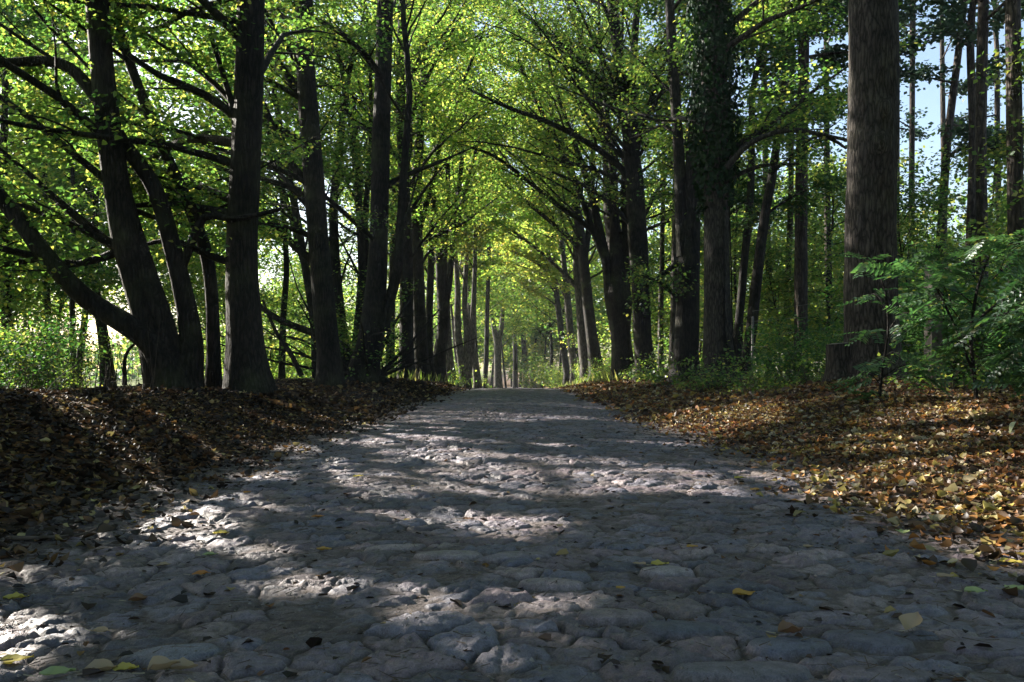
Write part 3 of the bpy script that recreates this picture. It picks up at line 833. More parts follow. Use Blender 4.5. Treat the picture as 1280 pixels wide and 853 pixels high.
# --- right row ------------------------------------------------------------------
tree('massive lone trunk with furrowed bark and burls on the right bank', 10.7,
     [[(1092, 478, 84), (1091, 450, 70), (1090, 410, 63), (1089, 340, 61), (1089, 260, 60), (1091, 160, 60), (1092, 60, 59), (1090, -60, 54)]],
     top=17, limbs=14, zr=(6.3, 15), ll=(2.4, 4.6), el=(15, 60), az=((180, 80, 1), (0, 80, 1)), nleaf=30000, size=.09, mat='leaf', bark='bark_big', name='old_lime_tree', group=AV, flare=.22, sides=72, ridge=.045,
     burls=[(3.20, 1.45, .22, .38), (3.62, 1.62, .17, .30), (2.85, 1.55, .14, .3), (4.1, 1.35, .09, .3)])
ivy_tree = tree('tall trunk wrapped in ivy halfway up on the right verge', 17.2,
     [[(900, 476, 52), (898, 440, 38), (897, 390, 34), (896, 300, 32), (895, 220, 32), (893, 140, 31), (890, 60, 29), (887, -40, 26)]],
     top=17, limbs=15, zr=(4.5, 14), ll=(2.2, 4.6), el=(15, 60), az=((0, 70, 1.2), (120, 30, .4), (90, 40, .5)), nleaf=22000, xlim=(3.2, 99), size=.095, mat='leaf', bark='bark_big', group=AV, flare=.3, sides=28, ridge=.03,
     traced=[[(908, 205, 9), (935, 172, 8), (985, 161, 6), (1035, 172, 5), (1058, 186, 3)], [(908, 205, 8), (930, 182, 7), (955, 168, 5)], [(908, 210, 9, -.4), (940, 178, 7, -.6), (990, 163, 6, -.8), (1062, 176, 4, -1)],
             [(910, 225, 7), (950, 208, 5), (1000, 205, 3)]])
tree('forked dark trunk left of the ivy wrapped tree on the right verge', 20.2,
     [[(856, 474, 40), (857, 445, 33), (859, 400, 30), (861, 340, 28), (864, 270, 24), (869, 180, 21), (874, 100, 18), (880, 30, 16), (884, -50, 14)],
      [(857, 320, 20), (852, 270, 17), (849, 200, 14), (844, 120, 13), (839, 40, 12), (835, -40, 10)]],
     top=16, limbs=23, zr=(3.6, 14), ll=(2.2, 4.6), el=(15, 62), az=((150, 40, .8), (0, 60, .9), (90, 45, .6)), nleaf=19200, xlim=(2.4, 99), size=.10, group=AV, sides=22, flare=.35,
     traced=[[(846, 330, 8), (825, 346, 6), (805, 360, 4)], [(848, 372, 7), (822, 352, 5), (800, 345, 4)]])
tree('tall bare trunk dividing into two stems, standing just right of the knobbly pollard', 26.5,
     [[(808, 470, 26), (804, 430, 23), (801, 370, 23), (797, 300, 24), (793, 230, 23), (786, 160, 18), (774, 80, 15), (765, 0, 13), (760, -50, 11)],
      [(795, 230, 16), (792, 170, 13), (790, 110, 11), (794, 40, 9), (800, -30, 8)]],
     top=17.5, limbs=34, zr=(4.6, 16), ll=(4.2, 7.8), el=(28, 62), az=RGT, nleaf=17000, size=.12, group=AV, mat='leaf_light', sides=20,
     traced=[[(793, 235, 10), (771, 205, 8), (730, 176, 7), (683, 152, 6), (636, 135, 5), (584, 111, 3)], [(790, 180, 9), (765, 117, 8), (730, 82, 7), (683, 41, 6), (648, 12, 4)], [(793, 200, 8), (812, 130, 6), (833, 70, 5), (850, 10, 3)], [(797, 290, 8), (770, 262, 6), (735, 235, 5), (690, 215, 3)]])
tree('knobbly pollard with swollen head and spreading arms on the right verge', 31,
     [[(780, 474, 34), (778, 445, 27), (776, 415, 26), (774, 385, 33), (772, 366, 34), (773, 350, 24)],
      [(764, 374, 16), (758, 330, 12), (750, 290, 11), (738, 240, 9), (722, 190, 7), (700, 130, 5)], [(770, 365, 15), (768, 310, 13), (768, 250, 11), (764, 190, 9), (756, 120, 6)],
      [(780, 370, 14), (784, 320, 11), (780, 250, 9), (782, 170, 7)]],
     top=17, limbs=31, zr=(4.6, 15), ll=(4.2, 7.8), el=(28, 62), az=RGT, nleaf=15000, size=.135, mat='leaf_light', group=AV,
     traced=[[(764, 345, 9), (742, 290, 8), (724, 240, 7), (701, 190, 6), (672, 130, 5), (648, 75, 4)], [(752, 300, 8), (724, 275, 7), (695, 255, 6), (648, 217, 5), (613, 193, 4), (572, 180, 3)]])
tree('sunlit brown trunk in a leaning pair on the right verge, the nearer one', 42,
     [[(746, 464, 19), (741, 430, 15), (736, 390, 14), (731, 340, 13), (725, 290, 12), (718, 240, 9), (706, 190, 6)], [(730, 330, 8), (738, 270, 7), (742, 210, 5)]],
     top=18, limbs=26, zr=(5, 17), ll=(4.5, 8), el=(32, 64), az=RGT, nleaf=26000, size=.17, mat='leaf_light', group=AV,
     traced=[[(728, 315, 8), (707, 293, 6), (672, 264, 5), (636, 234, 4), (601, 205, 3)], [(722, 270, 7), (700, 215, 6), (668, 165, 5), (625, 120, 3)]])
tree('sunlit brown trunk in a leaning pair on the right verge, the farther one', 46,
     [[(733, 462, 16), (729, 430, 14), (726, 390, 12), (722, 340, 11), (720, 280, 9), (712, 220, 6)]],
     top=18, limbs=16, zr=(5, 17), ll=(4, 8), el=(32, 64), az=RGT, nleaf=22000, size=.18, mat='leaf_light', bark='bark_grey', group=AV,
     traced=[[(722, 360, 7), (701, 338, 5), (672, 312, 4), (642, 290, 3), (613, 272, 2)]])
tree('narrow trunk leaning left beyond the sunlit pair on the right verge', 57, [[(718, 466, 11), (714, 430, 9), (710, 380, 9), (705, 330, 7), (700, 280, 5)]],
     top=18, limbs=16, zr=(5, 17), ll=(3, 6), el=(30, 62), az=RGT, nleaf=15000, size=.21, mat='leaf_gold', bark='bark_grey', group=AV,
     traced=[[(709, 370, 6), (690, 345, 5), (665, 325, 4), (635, 312, 3)]])
tree('farthest dark leaning trunk of the right row beside the road', 63, [[(709, 468, 9), (702, 420, 8), (696, 370, 7), (691, 320, 6), (688, 270, 4)]],
     top=18, limbs=16, zr=(5, 17), ll=(3, 6.5), el=(25, 60), az=RGT, nleaf=10000, size=.22, mat='leaf_gold', group=AV)

# --- the row goes on beside and behind the camera (their crowns shade the road) ----
def shade_tree(lab, x, y, top, n, size, name='lime_tree', group=AV, w=44, zr=(1.9, 9.5), az=((200, 80, 1), (70, 60, 1), (20, 50, .7), (290, 50, .4)), mat='leaf', ll=(2.4, 4.4), limbs=17):
    """a tree beside the frame, given by its place on the ground"""
    global P
    flat = P
    P = lambda px, py, Y: flat(px, py, 6.0) + np.array([0, y - 6.0, 0])
    st = [(CX + F * x / 6, HZ + 60, w), (CX + F * (x - .1) / 6, HZ - 200, w * .9), (CX + F * (x + .05) / 6, HZ - 600, w * .75)]
    tree(lab, 6.0, [st], top=top, limbs=limbs, zr=zr, ll=ll, el=(5, 45), az=az, nleaf=n, size=size, group=group, name=name, mat=mat, sides=20, detail=False, hide=name == 'shade_hazel')
    P = flat


shade_tree('lime beside the left bank, its low leafy boughs hanging in at the top left corner', -4.9, 3.9, 11, 52000, .095)
shade_tree('lime left of the road behind the viewpoint', -4.5, .4, 11, 42000, .11)
shade_tree('lime farther back left of the road behind the viewpoint', -4.6, -4.4, 11, 30000, .12)
HZG = 'unseen hazels added to shade the road'  # hazels kept outside the frame, added only to block sun from the road
ROUND = ((0, 180, 1),)
shade_tree('unseen hazel added to shade the road, just outside the left edge', -7.2, 8.2, 6.5, 34000, .11, 'shade_hazel', HZG, 20, (.8, 5.5), ROUND, 'leaf', (1.6, 2.8), 20)
shade_tree('unseen hazel added to shade the road, nearest the viewpoint', -7.6, 4.9, 6.5, 30000, .11, 'shade_hazel', HZG, 20, (.8, 5.5), ROUND, 'leaf', (1.6, 2.8), 20)
shade_tree('unseen hazel added to shade the road, farthest along on the left', -9.8, 12.0, 6.8, 30000, .11, 'shade_hazel', HZG, 20, (.8, 5.5), ROUND, 'leaf', (1.6, 2.8), 20)
shade_tree('lime right of the road just outside the right edge', 5.2, 4.2, 14, 22000, .14, zr=(4, 13), az=((180, 70, 1), (0, 80, 1)))
shade_tree('lime right of the road behind the viewpoint', 5.0, -2.0, 14, 22000, .14, zr=(3, 13), az=((180, 70, 1), (0, 80, 1)))
shade_tree('lime farther back right of the road behind the viewpoint', 4.8, -8.5, 14, 18000, .16, zr=(3, 13), az=((180, 70, 1), (0, 80, 1)))

# ------------------------------------------------------------------ ivy on the tall trunk
def build_ivy():
    n = 5200; Y0 = 17.2
    py = 245 - 270 * rng.random(n) ** .9
    a = rng.uniform(0, 2 * math.pi, n)
    py = py + np.where(py > 150, (py - 150) * 1.1 * (fbm(np.cos(a) * 3, np.sin(a) * 3, 48) - .42), 0)
    cxp = np.interp(py, [-40, 60, 140, 220, 300], [887, 890, 893, 895, 896])
    dens = np.exp(-((py - 130) / 120) ** 2) * .65 + .35
    rad = 15.5 / F * Y0 + (.02 + rng.random(n) ** 1.6 * .30) * dens * (.4 + 1.3 * fbm(a * 2, py * .035, 44))
    c = np.stack([(cxp - CX) / F * Y0 + rad * np.cos(a), Y0 + rad * np.sin(a), H + (HZ - py) / F * Y0], 1)
    out_ = np.stack([np.cos(a), np.sin(a), 0 * a], 1)
    u = rng.normal(0, .5, (n, 3)); u[:, 2] -= .8
    nn = out_ + rng.normal(0, .4, (n, 3))
    base = c.mean(0); base[2] = c[:, 2].min()
    root = thing('ivy', 'dark green ivy climbing round the tall trunk on the right verge', 'ivy', base)
    obj('foliage', leaf_mesh('foliage', c, u, nn, rng.uniform(.06, .12, n), base, True), M['ivy'], root)
    tb = Tubes()
    for k in range(3):
        z = np.linspace(.5, 7.4, 40); aa = -1.6 + .8 * k + .9 * fbm(z * .6 + k * 9, 0 * z, 45)
        cp = np.interp(HZ - (z - H) * F / Y0, [-40, 60, 140, 220, 300, 390, 440, 476], [887, 890, 893, 895, 896, 897, 898, 900])
        rr = np.interp(z, [.4, 1.2, 3, 7], [.38, .31, .275, .25])
        tb.tube(np.stack([(cp - CX) / F * Y0 + rr * np.cos(aa), Y0 + rr * np.sin(aa), z], 1), np.full(40, .014), 5)
    obj('vine_stem', tb.mesh('vine_stem', True, base), M['bark'], root)


build_ivy()


# ------------------------------------------------------------------ plain shapes that repeat: woodland trees, shrubs, pines
def proto(name, cat, height, kind, nleaf, size, mat, bark, spread=.14):
    """built once at the origin, then copied"""
    tb = Tubes(); tw = []
    root = thing(name, '', cat, (0, 0, 0))
    z0 = np.zeros(3)
    if kind == 'pine':
        path = walk(z0 - [0, 0, .3], np.array([rng.normal(0, .02), rng.normal(0, .02), 1]), height, .012, .05, 26)
        rad = height * .0088 * np.linspace(1, .3, 27) ** .8
        put_stem(tb, path, rad, 12, int(height * 9), .25, .05)
        for i in range(16):
            j = 12 + int(i * 14 / 16); A = rng.uniform(0, 6.28); E = math.radians(rng.uniform(-10, 35))
            L_ = rng.uniform(1.4, 3.2) * (1.2 - i / 22); lp = walk(path[j], np.array([math.cos(A) * math.cos(E), math.sin(A) * math.cos(E), math.sin(E)]), L_, .1, .02, 6)
            tb.tube(lp, .05 * np.linspace(1, .15, 7), 5); branch_out(tb, lp, .05, tw, 2.2, .3)
        for i in range(9):                                        # dead snags lower down
            j = 4 + int(i * 9 / 9); A = rng.uniform(0, 6.28)
            lp = walk(path[j], np.array([math.cos(A), math.sin(A), .05]), rng.uniform(.5, 1.6), .15, -.02, 5); tb.tube(lp, .018 * np.linspace(1, .2, 6), 4)
    elif kind in ('tree', 'clear_tree'):
        path = walk(z0 - [0, 0, .3], np.array([rng.normal(0, .06), rng.normal(0, .06), 1]), height, .05, .06, 14)
        rad = height * .0095 * np.linspace(1, .12, 15)
        put_stem(tb, path, rad, 9, int(height * 7), .3, .05)
        for i in range(26):
            lo_ = 5 if kind == 'clear_tree' else 2; j = lo_ + int(i * (14 - lo_) / 26); A = i * 2.4 + rng.uniform(-.5, .5); E = math.radians(rng.uniform(5, 50))
            L_ = height * rng.uniform(.18, .36) * (1.15 - .6 * i / 26)
            lp = walk(path[j], np.array([math.cos(A) * math.cos(E), math.sin(A) * math.cos(E), math.sin(E)]), L_, .12, -.01, 7)
            tb.tube(lp, height * .0032 * np.linspace(1, .15, 8), 5); branch_out(tb, lp, .03, tw, 1.9, .2)
    else:
        for i in range(13):
            A = i * 2.4; E = math.radians(rng.uniform(38, 85)); L_ = height * rng.uniform(.7, 1.15)
            lp = walk(np.array([.12 * math.cos(A), .12 * math.sin(A), -.1]), np.array([math.cos(A) * math.cos(E), math.sin(A) * math.cos(E), math.sin(E)]), L_, .12, -.015, 7)
            tb.tube(lp, .014 * np.linspace(1, .25, 8), 4); branch_out(tb, lp, .02, tw, 3.2, .15, (.25, .9))
    c, u, n, s = leaves_on(tw, nleaf, size, spread)
    k = c[:, 2] > .06; c, u, n, s = c[k], u[k], n[k], s[k]
    if kind == 'pine': n = rng.normal(0, 1, n.shape)
    obj('stem' if kind == 'shrub' else 'trunk', tb.mesh(name, True), M[bark], root)
    obj('foliage' if kind == 'shrub' else 'crown', leaf_mesh(name + '_leaves', c, u, n, s, wide=.1 if kind == 'pine' else .42), M[mat], root)
    return root


def scatter(protos, rows, group, used=set()):
    for k, (px, Y, sc, lab) in enumerate(rows):
        r = protos[k % len(protos)]
        x = (px - CX) / F * Y
        loc = (x, Y, float(ground_h(x, Y)) - .05)
        if r.name in used:
            dup(r, loc, rng.uniform(0, 6.28), (sc * rng.uniform(.92, 1.08), sc * rng.uniform(.92, 1.08), sc), lab, group)
        else:
            used.add(r.name); r.location = loc; r.scale = (sc, sc, sc); r['label'] = lab; r['group'] = group


# pines of the wood on the right: traced one by one
PG = 'trunks of the wood on the right'


def slim(label, Y, stem, top, bark='bark_pine', mat='needle', nleaf=5000, size=.2, limbs=9, zr=None, name='pine_tree', group=PG, el=(-5, 35), ll=(1.4, 3), flare=.2):
    zr = zr or (top * .45, top - .5)
    tree(label, Y, [stem], top=top, limbs=limbs, zr=zr, ll=ll, el=el, az=((0, 180, 1),), nleaf=nleaf, size=size, mat=mat, bark=bark, name=name, group=group, flare=flare, sides=14, lane=True, sub_rate=1.6, detail=False)


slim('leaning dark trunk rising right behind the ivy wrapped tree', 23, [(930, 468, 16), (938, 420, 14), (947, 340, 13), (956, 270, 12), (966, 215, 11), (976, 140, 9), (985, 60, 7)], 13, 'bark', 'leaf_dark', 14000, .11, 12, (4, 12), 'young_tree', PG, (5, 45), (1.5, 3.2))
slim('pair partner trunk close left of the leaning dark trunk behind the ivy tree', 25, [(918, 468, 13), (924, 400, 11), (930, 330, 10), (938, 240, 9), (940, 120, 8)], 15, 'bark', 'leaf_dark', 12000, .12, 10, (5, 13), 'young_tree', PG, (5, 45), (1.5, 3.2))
slim('brown pine trunk halfway between the ivy tree and the massive trunk', 24, [(1001, 470, 19), (1001, 400, 17), (1001, 300, 16), (1002, 200, 15), (1004, 100, 14), (1006, 0, 13)], 19)
slim('thin pale pine stem left of the massive trunk, behind the shrubs', 31, [(1037, 470, 10), (1036, 380, 9), (1034, 250, 8), (1033, 120, 7), (1032, 0, 6)], 20)
slim('thin pine stem just right of the ivy tree', 34, [(960, 470, 9), (962, 380, 8), (958, 250, 8), (955, 100, 7), (954, 0, 6)], 21)
slim('slender leaning pine right of the massive trunk crossing the pale sky', 27, [(1166, 470, 14), (1171, 380, 12), (1176, 290, 11), (1184, 180, 10), (1196, 80, 9), (1207, -10, 8)], 16)
slim('thin grey pine stem against the pale sky right of the massive trunk', 37, [(1138, 470, 9), (1139, 300, 8), (1140, 150, 7), (1141, 0, 7)], 24)
slim('straight pine trunk, second from the right edge of the wood', 19.5, [(1222, 474, 17), (1226, 400, 15), (1228, 310, 14), (1226, 200, 13), (1227, 100, 13), (1230, -20, 12)], 17)
slim('shadowed pine trunk close behind the second trunk from the right edge', 23, [(1210, 470, 14), (1211, 380, 12), (1214, 290, 12), (1216, 180, 10), (1213, 60, 9)], 18)
slim('thick reddish pine trunk at the right edge of the picture', 15.5, [(1274, 474, 24), (1272, 400, 21), (1270, 300, 19), (1268, 150, 18), (1266, 0, 17), (1265, -60, 16)], 18)
slim('thin pine stem between the two sky-lit leaning pines on the right', 42, [(1183, 470, 8), (1180, 250, 7), (1178, 100, 6), (1177, 0, 5)], 26)
slim('slim trunk right behind the forked trunk on the right verge', 27, [(841, 468, 13), (843, 400, 11), (845, 300, 11), (846, 200, 9), (848, 100, 7)], 15, 'bark_grey', 'leaf_dark', 10000, .13, 10, (5, 14), 'young_tree', PG, (10, 55), (1.5, 3.2))
slim('small stem between the forked trunk and the tall dividing trunk', 33, [(826, 468, 8), (826, 400, 7), (828, 300, 6), (830, 200, 5)], 13, 'bark_grey', 'leaf_dark', 10000, .15, 10, (4, 12), 'young_tree', PG, (10, 55), (1.5, 3.2))
slim('thin pole-like pine behind the shrubs right of the leaning trunk', 29, [(985, 470, 9), (984, 380, 8), (988, 260, 7), (990, 120, 6), (991, 0, 5)], 18)
slim('thin pine stem seen left of the pine trunk at the right edge', 33, [(1250, 470, 9), (1250, 350, 8), (1247, 200, 7), (1246, 60, 6)], 20)
slim('thin pine stem deep in the wood right behind the massive trunk', 40, [(1119, 470, 9), (1120, 300, 8), (1121, 150, 7), (1121, 0, 6)], 24)

LG = 'thin trunks behind the left bank'
slim('thin straight stem behind the leaning lime against the bright glare', 22, [(92, 472, 8), (91, 420, 7), (90, 350, 6), (92, 260, 5), (88, 160, 4)], 8.5, 'bark', 'leaf', 9000, .10, 10, (2.5, 8), 'young_tree', LG, (0, 40), (1.2, 2.6))
slim('stocky leaning trunk behind the leaning lime against the bright glare', 25, [(134, 472, 20), (132, 445, 15), (126, 405, 13), (120, 370, 11), (118, 310, 9), (120, 240, 7)], 8, 'bark', 'leaf', 8000, .11, 8, (4, 8), 'young_tree', LG, (10, 50), (1.4, 2.8))
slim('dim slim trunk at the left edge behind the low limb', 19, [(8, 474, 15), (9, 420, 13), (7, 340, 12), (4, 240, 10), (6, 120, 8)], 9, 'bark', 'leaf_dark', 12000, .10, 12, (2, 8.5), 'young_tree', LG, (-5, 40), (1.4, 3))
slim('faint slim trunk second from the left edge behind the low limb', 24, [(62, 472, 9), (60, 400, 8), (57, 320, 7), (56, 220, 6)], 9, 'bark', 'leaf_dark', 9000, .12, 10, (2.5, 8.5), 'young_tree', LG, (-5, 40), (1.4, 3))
slim('slim trunk seen between the thick flared trunk and the straight black trunk', 26, [(352, 472, 9), (354, 400, 8), (358, 330, 7), (352, 240, 6)], 10, 'bark', 'leaf_light', 9000, .13, 10, (3.5, 9.5), 'young_tree', LG, (5, 50), (1.4, 3))

# understory trees of the wood on the right
ua = proto('understory_tree', 'tree', 6.0, 'tree', 10000, .10, 'leaf', 'bark', .25)
ub = proto('understory_tree', 'tree', 7.5, 'tree', 9500, .11, 'leaf_light', 'bark', .3)
scatter([ua, ub], [
    (975, 27, .8, 'leafy understory tree filling the gap right of the ivy tree'), (1045, 26, .95, 'leafy understory tree close left of the massive trunk'),
    (1150, 20, .85, 'dark leafy understory tree right behind the massive trunk'), (1205, 26, 1.05, 'dark leafy understory tree behind the two straight pine trunks'),
    (1285, 22, .95, 'dark leafy understory tree at the right edge of the wood'), (935, 30, 1.1, 'leafy understory tree behind the leaning dark trunk'),
    (870, 34, 1.1, 'leafy understory tree behind the forked trunk'), (1090, 32, 1.15, 'tall leafy understory tree hidden partly by the massive trunk'),
    (1000, 36, 1.5, 'tall leafy understory tree behind the brown pine trunk'), (1250, 36, 1.2, 'leafy understory tree deep in the wood toward the right edge'),
    (825, 42, 1.2, 'leafy understory tree behind the tall dividing trunk'), (1350, 15, .9, 'leafy understory tree just outside the right edge of the picture'),
    (1160, 44, 1.3, 'leafy understory tree below the pale sky in the wood'), (790, 54, 1.3, 'leafy understory tree behind the knobbly pollard'),
    (35, 24, .75, 'low leafy tree left of the bright glare behind the low limb'), (-40, 19, .8, 'low leafy tree just past the left edge behind the bank'), (222, 30, .8, 'low leafy tree right of the bright glare behind the leaning lime'),
    (910, 48, 1.6, 'large leafy understory tree deep behind the ivy tree'), (1060, 50, 1.6, 'large leafy understory tree deep behind the massive trunk'),
], 'understory trees beside the avenue')

# shrubs
sa = proto('shrub', 'shrub', 1.5, 'shrub', 3600, .065, 'leaf', 'twig', .10)
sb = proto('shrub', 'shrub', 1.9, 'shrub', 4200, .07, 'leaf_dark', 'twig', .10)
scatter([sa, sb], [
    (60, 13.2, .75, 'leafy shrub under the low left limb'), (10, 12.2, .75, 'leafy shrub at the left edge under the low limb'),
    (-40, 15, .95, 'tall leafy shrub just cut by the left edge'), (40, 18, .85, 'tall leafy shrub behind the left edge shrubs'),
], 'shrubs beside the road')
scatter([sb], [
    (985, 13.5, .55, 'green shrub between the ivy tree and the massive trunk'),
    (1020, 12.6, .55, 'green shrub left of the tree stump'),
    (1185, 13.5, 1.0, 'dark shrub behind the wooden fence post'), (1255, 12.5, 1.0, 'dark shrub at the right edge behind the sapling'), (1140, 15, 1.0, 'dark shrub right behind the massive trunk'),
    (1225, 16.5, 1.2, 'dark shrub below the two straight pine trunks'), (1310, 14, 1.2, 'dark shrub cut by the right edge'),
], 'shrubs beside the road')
sc_ = proto('bright_bush', 'bush', 2.2, 'shrub', 3000, .12, 'leaf_light', 'twig', .2)
scatter([sc_], [
    (355, 32, 1.1, 'sunlit bush in the meadow left of the straight black trunk'), (335, 46, 1.9, 'large sunlit bush farther back in the meadow left of the black trunk'), (255, 40, 1.3, 'sunlit bush seen right of the leaning lime'),
    (400, 60, 2.2, 'sunlit bush far behind the straight black trunk'), (435, 48, 1.3, 'sunlit bush behind the twisted trunk'), (470, 66, 2.0, 'sunlit bush far behind the twisted trunk'),
    (495, 56, 1.2, 'sunlit bush between the twisted trunk and the close pair of slim limes'), (540, 70, 1.7, 'sunlit bush behind the pollarded lime on the left'), (575, 74, 1.2, 'sunlit bush behind the three stemmed lime'),
    (672, 92, 1.5, 'rounded sunlit bush at the right end of the road'),
    (690, 80, 1.4, 'sunlit bush at the foot of the farthest right row trunk'), (755, 40, .45, 'small sunlit bush at the foot of the leaning pair'), (735, 50, .6, 'small pale bush between the leaning pair and the road'),
    (700, 68, .9, 'pale bush beside the narrow leaning trunk'), (560, 55, .7, 'small pale bush at the foot of the grey lime'), (590, 58, .6, 'small pale bush by the three stemmed lime'),
    (770, 60, 1.4, 'bush behind the foot of the knobbly pollard'),
    (300, 62, 2.4, 'big sunlit bush far behind the thick flared trunk'),
], 'sunlit bushes beyond the avenue')

ma = proto('meadow_tree', 'tree', 7.0, 'clear_tree', 8000, .12, 'leaf_light', 'bark', .25)
mb = proto('meadow_tree', 'tree', 8.0, 'clear_tree', 8000, .13, 'leaf', 'bark', .25)
scatter([ma, mb], [
    (-20, 19, .95, 'small leafy tree behind the low limb at the left edge'), (70, 26, .9, 'small leafy tree behind the low limb, second from the left edge'), (225, 25, .85, 'small leafy tree right behind the leaning lime stems'),
    (285, 31, .9, 'small leafy tree behind the thick flared trunk'), (345, 38, .9, 'small leafy tree seen between the flared trunk and the straight black trunk'), (30, 36, 1.1, 'small leafy tree farther out in the meadow near the left edge'),
    (-80, 24, 1.1, 'small leafy tree just past the left edge'), (400, 44, 1.0, 'small leafy tree in the meadow behind the straight black trunk'),
    (455, 54, 1.1, 'small leafy tree in the meadow behind the twisted trunk'),
    (10, 28, 2.0, 'tall leafy tree far behind the low limb near the left edge'), (90, 28.5, 2.1, 'tall leafy tree far behind the leaning lime, its crown against the white sky'), (190, 31, 1.9, 'tall leafy tree far behind the gap between leaning lime and flared trunk'),
    (270, 43, 1.9, 'tall leafy tree far behind the thick flared trunk'),
], 'small trees in the meadow on the left')

ra = proto('row_tree', 'tree', 17.0, 'clear_tree', 6000, .26, 'leaf_light', 'bark', .5)
rb = proto('row_tree', 'tree', 18.0, 'clear_tree', 6000, .26, 'leaf', 'bark', .5)
scatter([ra, rb], [
    (598, 72, .9, 'slim dark far trunk just left of the slender straight stem'), (590, 84, 1.0, 'slim dark far trunk behind the short leaning grey lime'), (633, 84, .8, 'thin far trunk between the forked pollard and the dark slim trunk'),
    (668, 102, 1.0, 'thin far trunk right of the trunk tilting left at the road end'), (677, 90, .9, 'slim far trunk in the bushes at the right end of the road'), (688, 76, .95, 'slim far trunk left of the farthest leaning trunk of the right row'),
    (697, 70, .9, 'slim far trunk touching the farthest leaning trunk of the right row'), (614, 98, 1.0, 'thin far trunk behind the forked pollard'), (574, 66, .9, 'slim dark trunk left of the three stemmed lime'),
    (650, 112, 1.1, 'thinnest far trunk at the very end of the road'),
], 'far trunks of the avenue')

# trees closing the view
ta = proto('broadleaf_tree', 'tree', 14.0, 'tree', 7000, .30, 'leaf_light', 'bark', .5)
tb_ = proto('broadleaf_tree', 'tree', 16.0, 'tree', 7500, .32, 'leaf_gold', 'bark', .5)
tc_ = proto('broadleaf_tree', 'tree', 15.0, 'tree', 7500, .30, 'leaf', 'bark', .5)
scatter([ta, tb_, tc_], [
    (640, 112, 1.25, 'broad yellow green tree closing the view above the end of the road'), (690, 104, 1.35, 'golden tree closing the view right of the road end'), (590, 108, 1.2, 'green tree closing the view left of the road end'),
    (665, 135, 1.9, 'tall yellow green tree behind the trees at the road end'), (620, 128, 1.7, 'tall golden tree behind the trees at the road end'), (730, 92, 1.3, 'green tree behind the farthest right row trunks'),
    (540, 100, 1.15, 'yellow green tree across the meadow behind the pollarded lime'), (490, 112, 1.3, 'golden tree across the meadow behind the twisted trunk'), (440, 96, 1.0, 'green tree across the meadow behind the cluster of thin stems'),
    (380, 110, 1.1, 'yellow green tree across the meadow behind the black trunk'), (320, 92, .85, 'golden tree across the meadow behind the thick flared trunk'), (262, 104, .9, 'green tree across the meadow behind the leaning lime'),
    (-20, 88, .8, 'yellow green tree across the meadow near the left edge'), (-60, 76, .8, 'golden tree across the meadow past the left edge'), (775, 84, 1.3, 'green tree behind the knobbly pollard'),
    (820, 76, 1.3, 'yellow green tree deep behind the forked trunk'), (870, 70, 1.35, 'golden tree deep in the wood behind the forked trunk'), (930, 66, 1.3, 'green tree deep in the wood behind the ivy tree'),
    (1000, 72, 1.3, 'yellow green tree deep in the wood behind the brown pine'), (1075, 68, 1.2, 'golden tree deep in the wood behind the massive trunk'), (1160, 72, 1.0, 'green tree deep in the wood under the pale sky'),
    (1260, 66, 1.0, 'yellow green tree deep in the wood toward the right edge'), (706, 125, 1.9, 'tall golden tree behind the farthest right row trunks'), (575, 132, 1.6, 'tall green tree behind the trees left of the road end'),
    *[(CX + F * gx / gy, gy, 1.0, gl) for gx, gy, gl in ((13, -1, 'broad tree in the wood level with the viewpoint'), (12, 7, 'broad tree in the wood beyond the right edge'))],
], 'trees closing the view')


# the far wood reads as one mass
def far_wood():
    n = 42000
    A = rng.random(n)
    ang = np.where(A < .45, rng.uniform(.5, 1.7, n) + math.pi / 2 - .25, rng.uniform(-.1, 1.30, n))
    R = np.where(A < .45, rng.uniform(120, 170, n), rng.uniform(75, 120, n))
    x, y = R * np.cos(ang), R * np.sin(ang)
    hmax = np.where(A < .45, 5.5, 17) * (.55 + .75 * fbm(ang * 11, R * .05, 66))
    z = hmax * rng.random(n) ** .75
    c = np.stack([x, y, ground_h(x, y) + z], 1) + rng.normal(0, .5, (n, 3))
    u = rng.normal(0, 1, (n, 3)); nn = rng.normal(0, .5, (n, 3)); nn[:, 2] += .8
    o = obj('distant_woods', leaf_mesh('distant_woods', c, u, nn, rng.uniform(.55, 1.0, n)), M['leaf'])
    tag(o, 'far wood of green trees beyond the meadow and behind the right hand trunks', 'woods', kind='stuff')


far_wood()


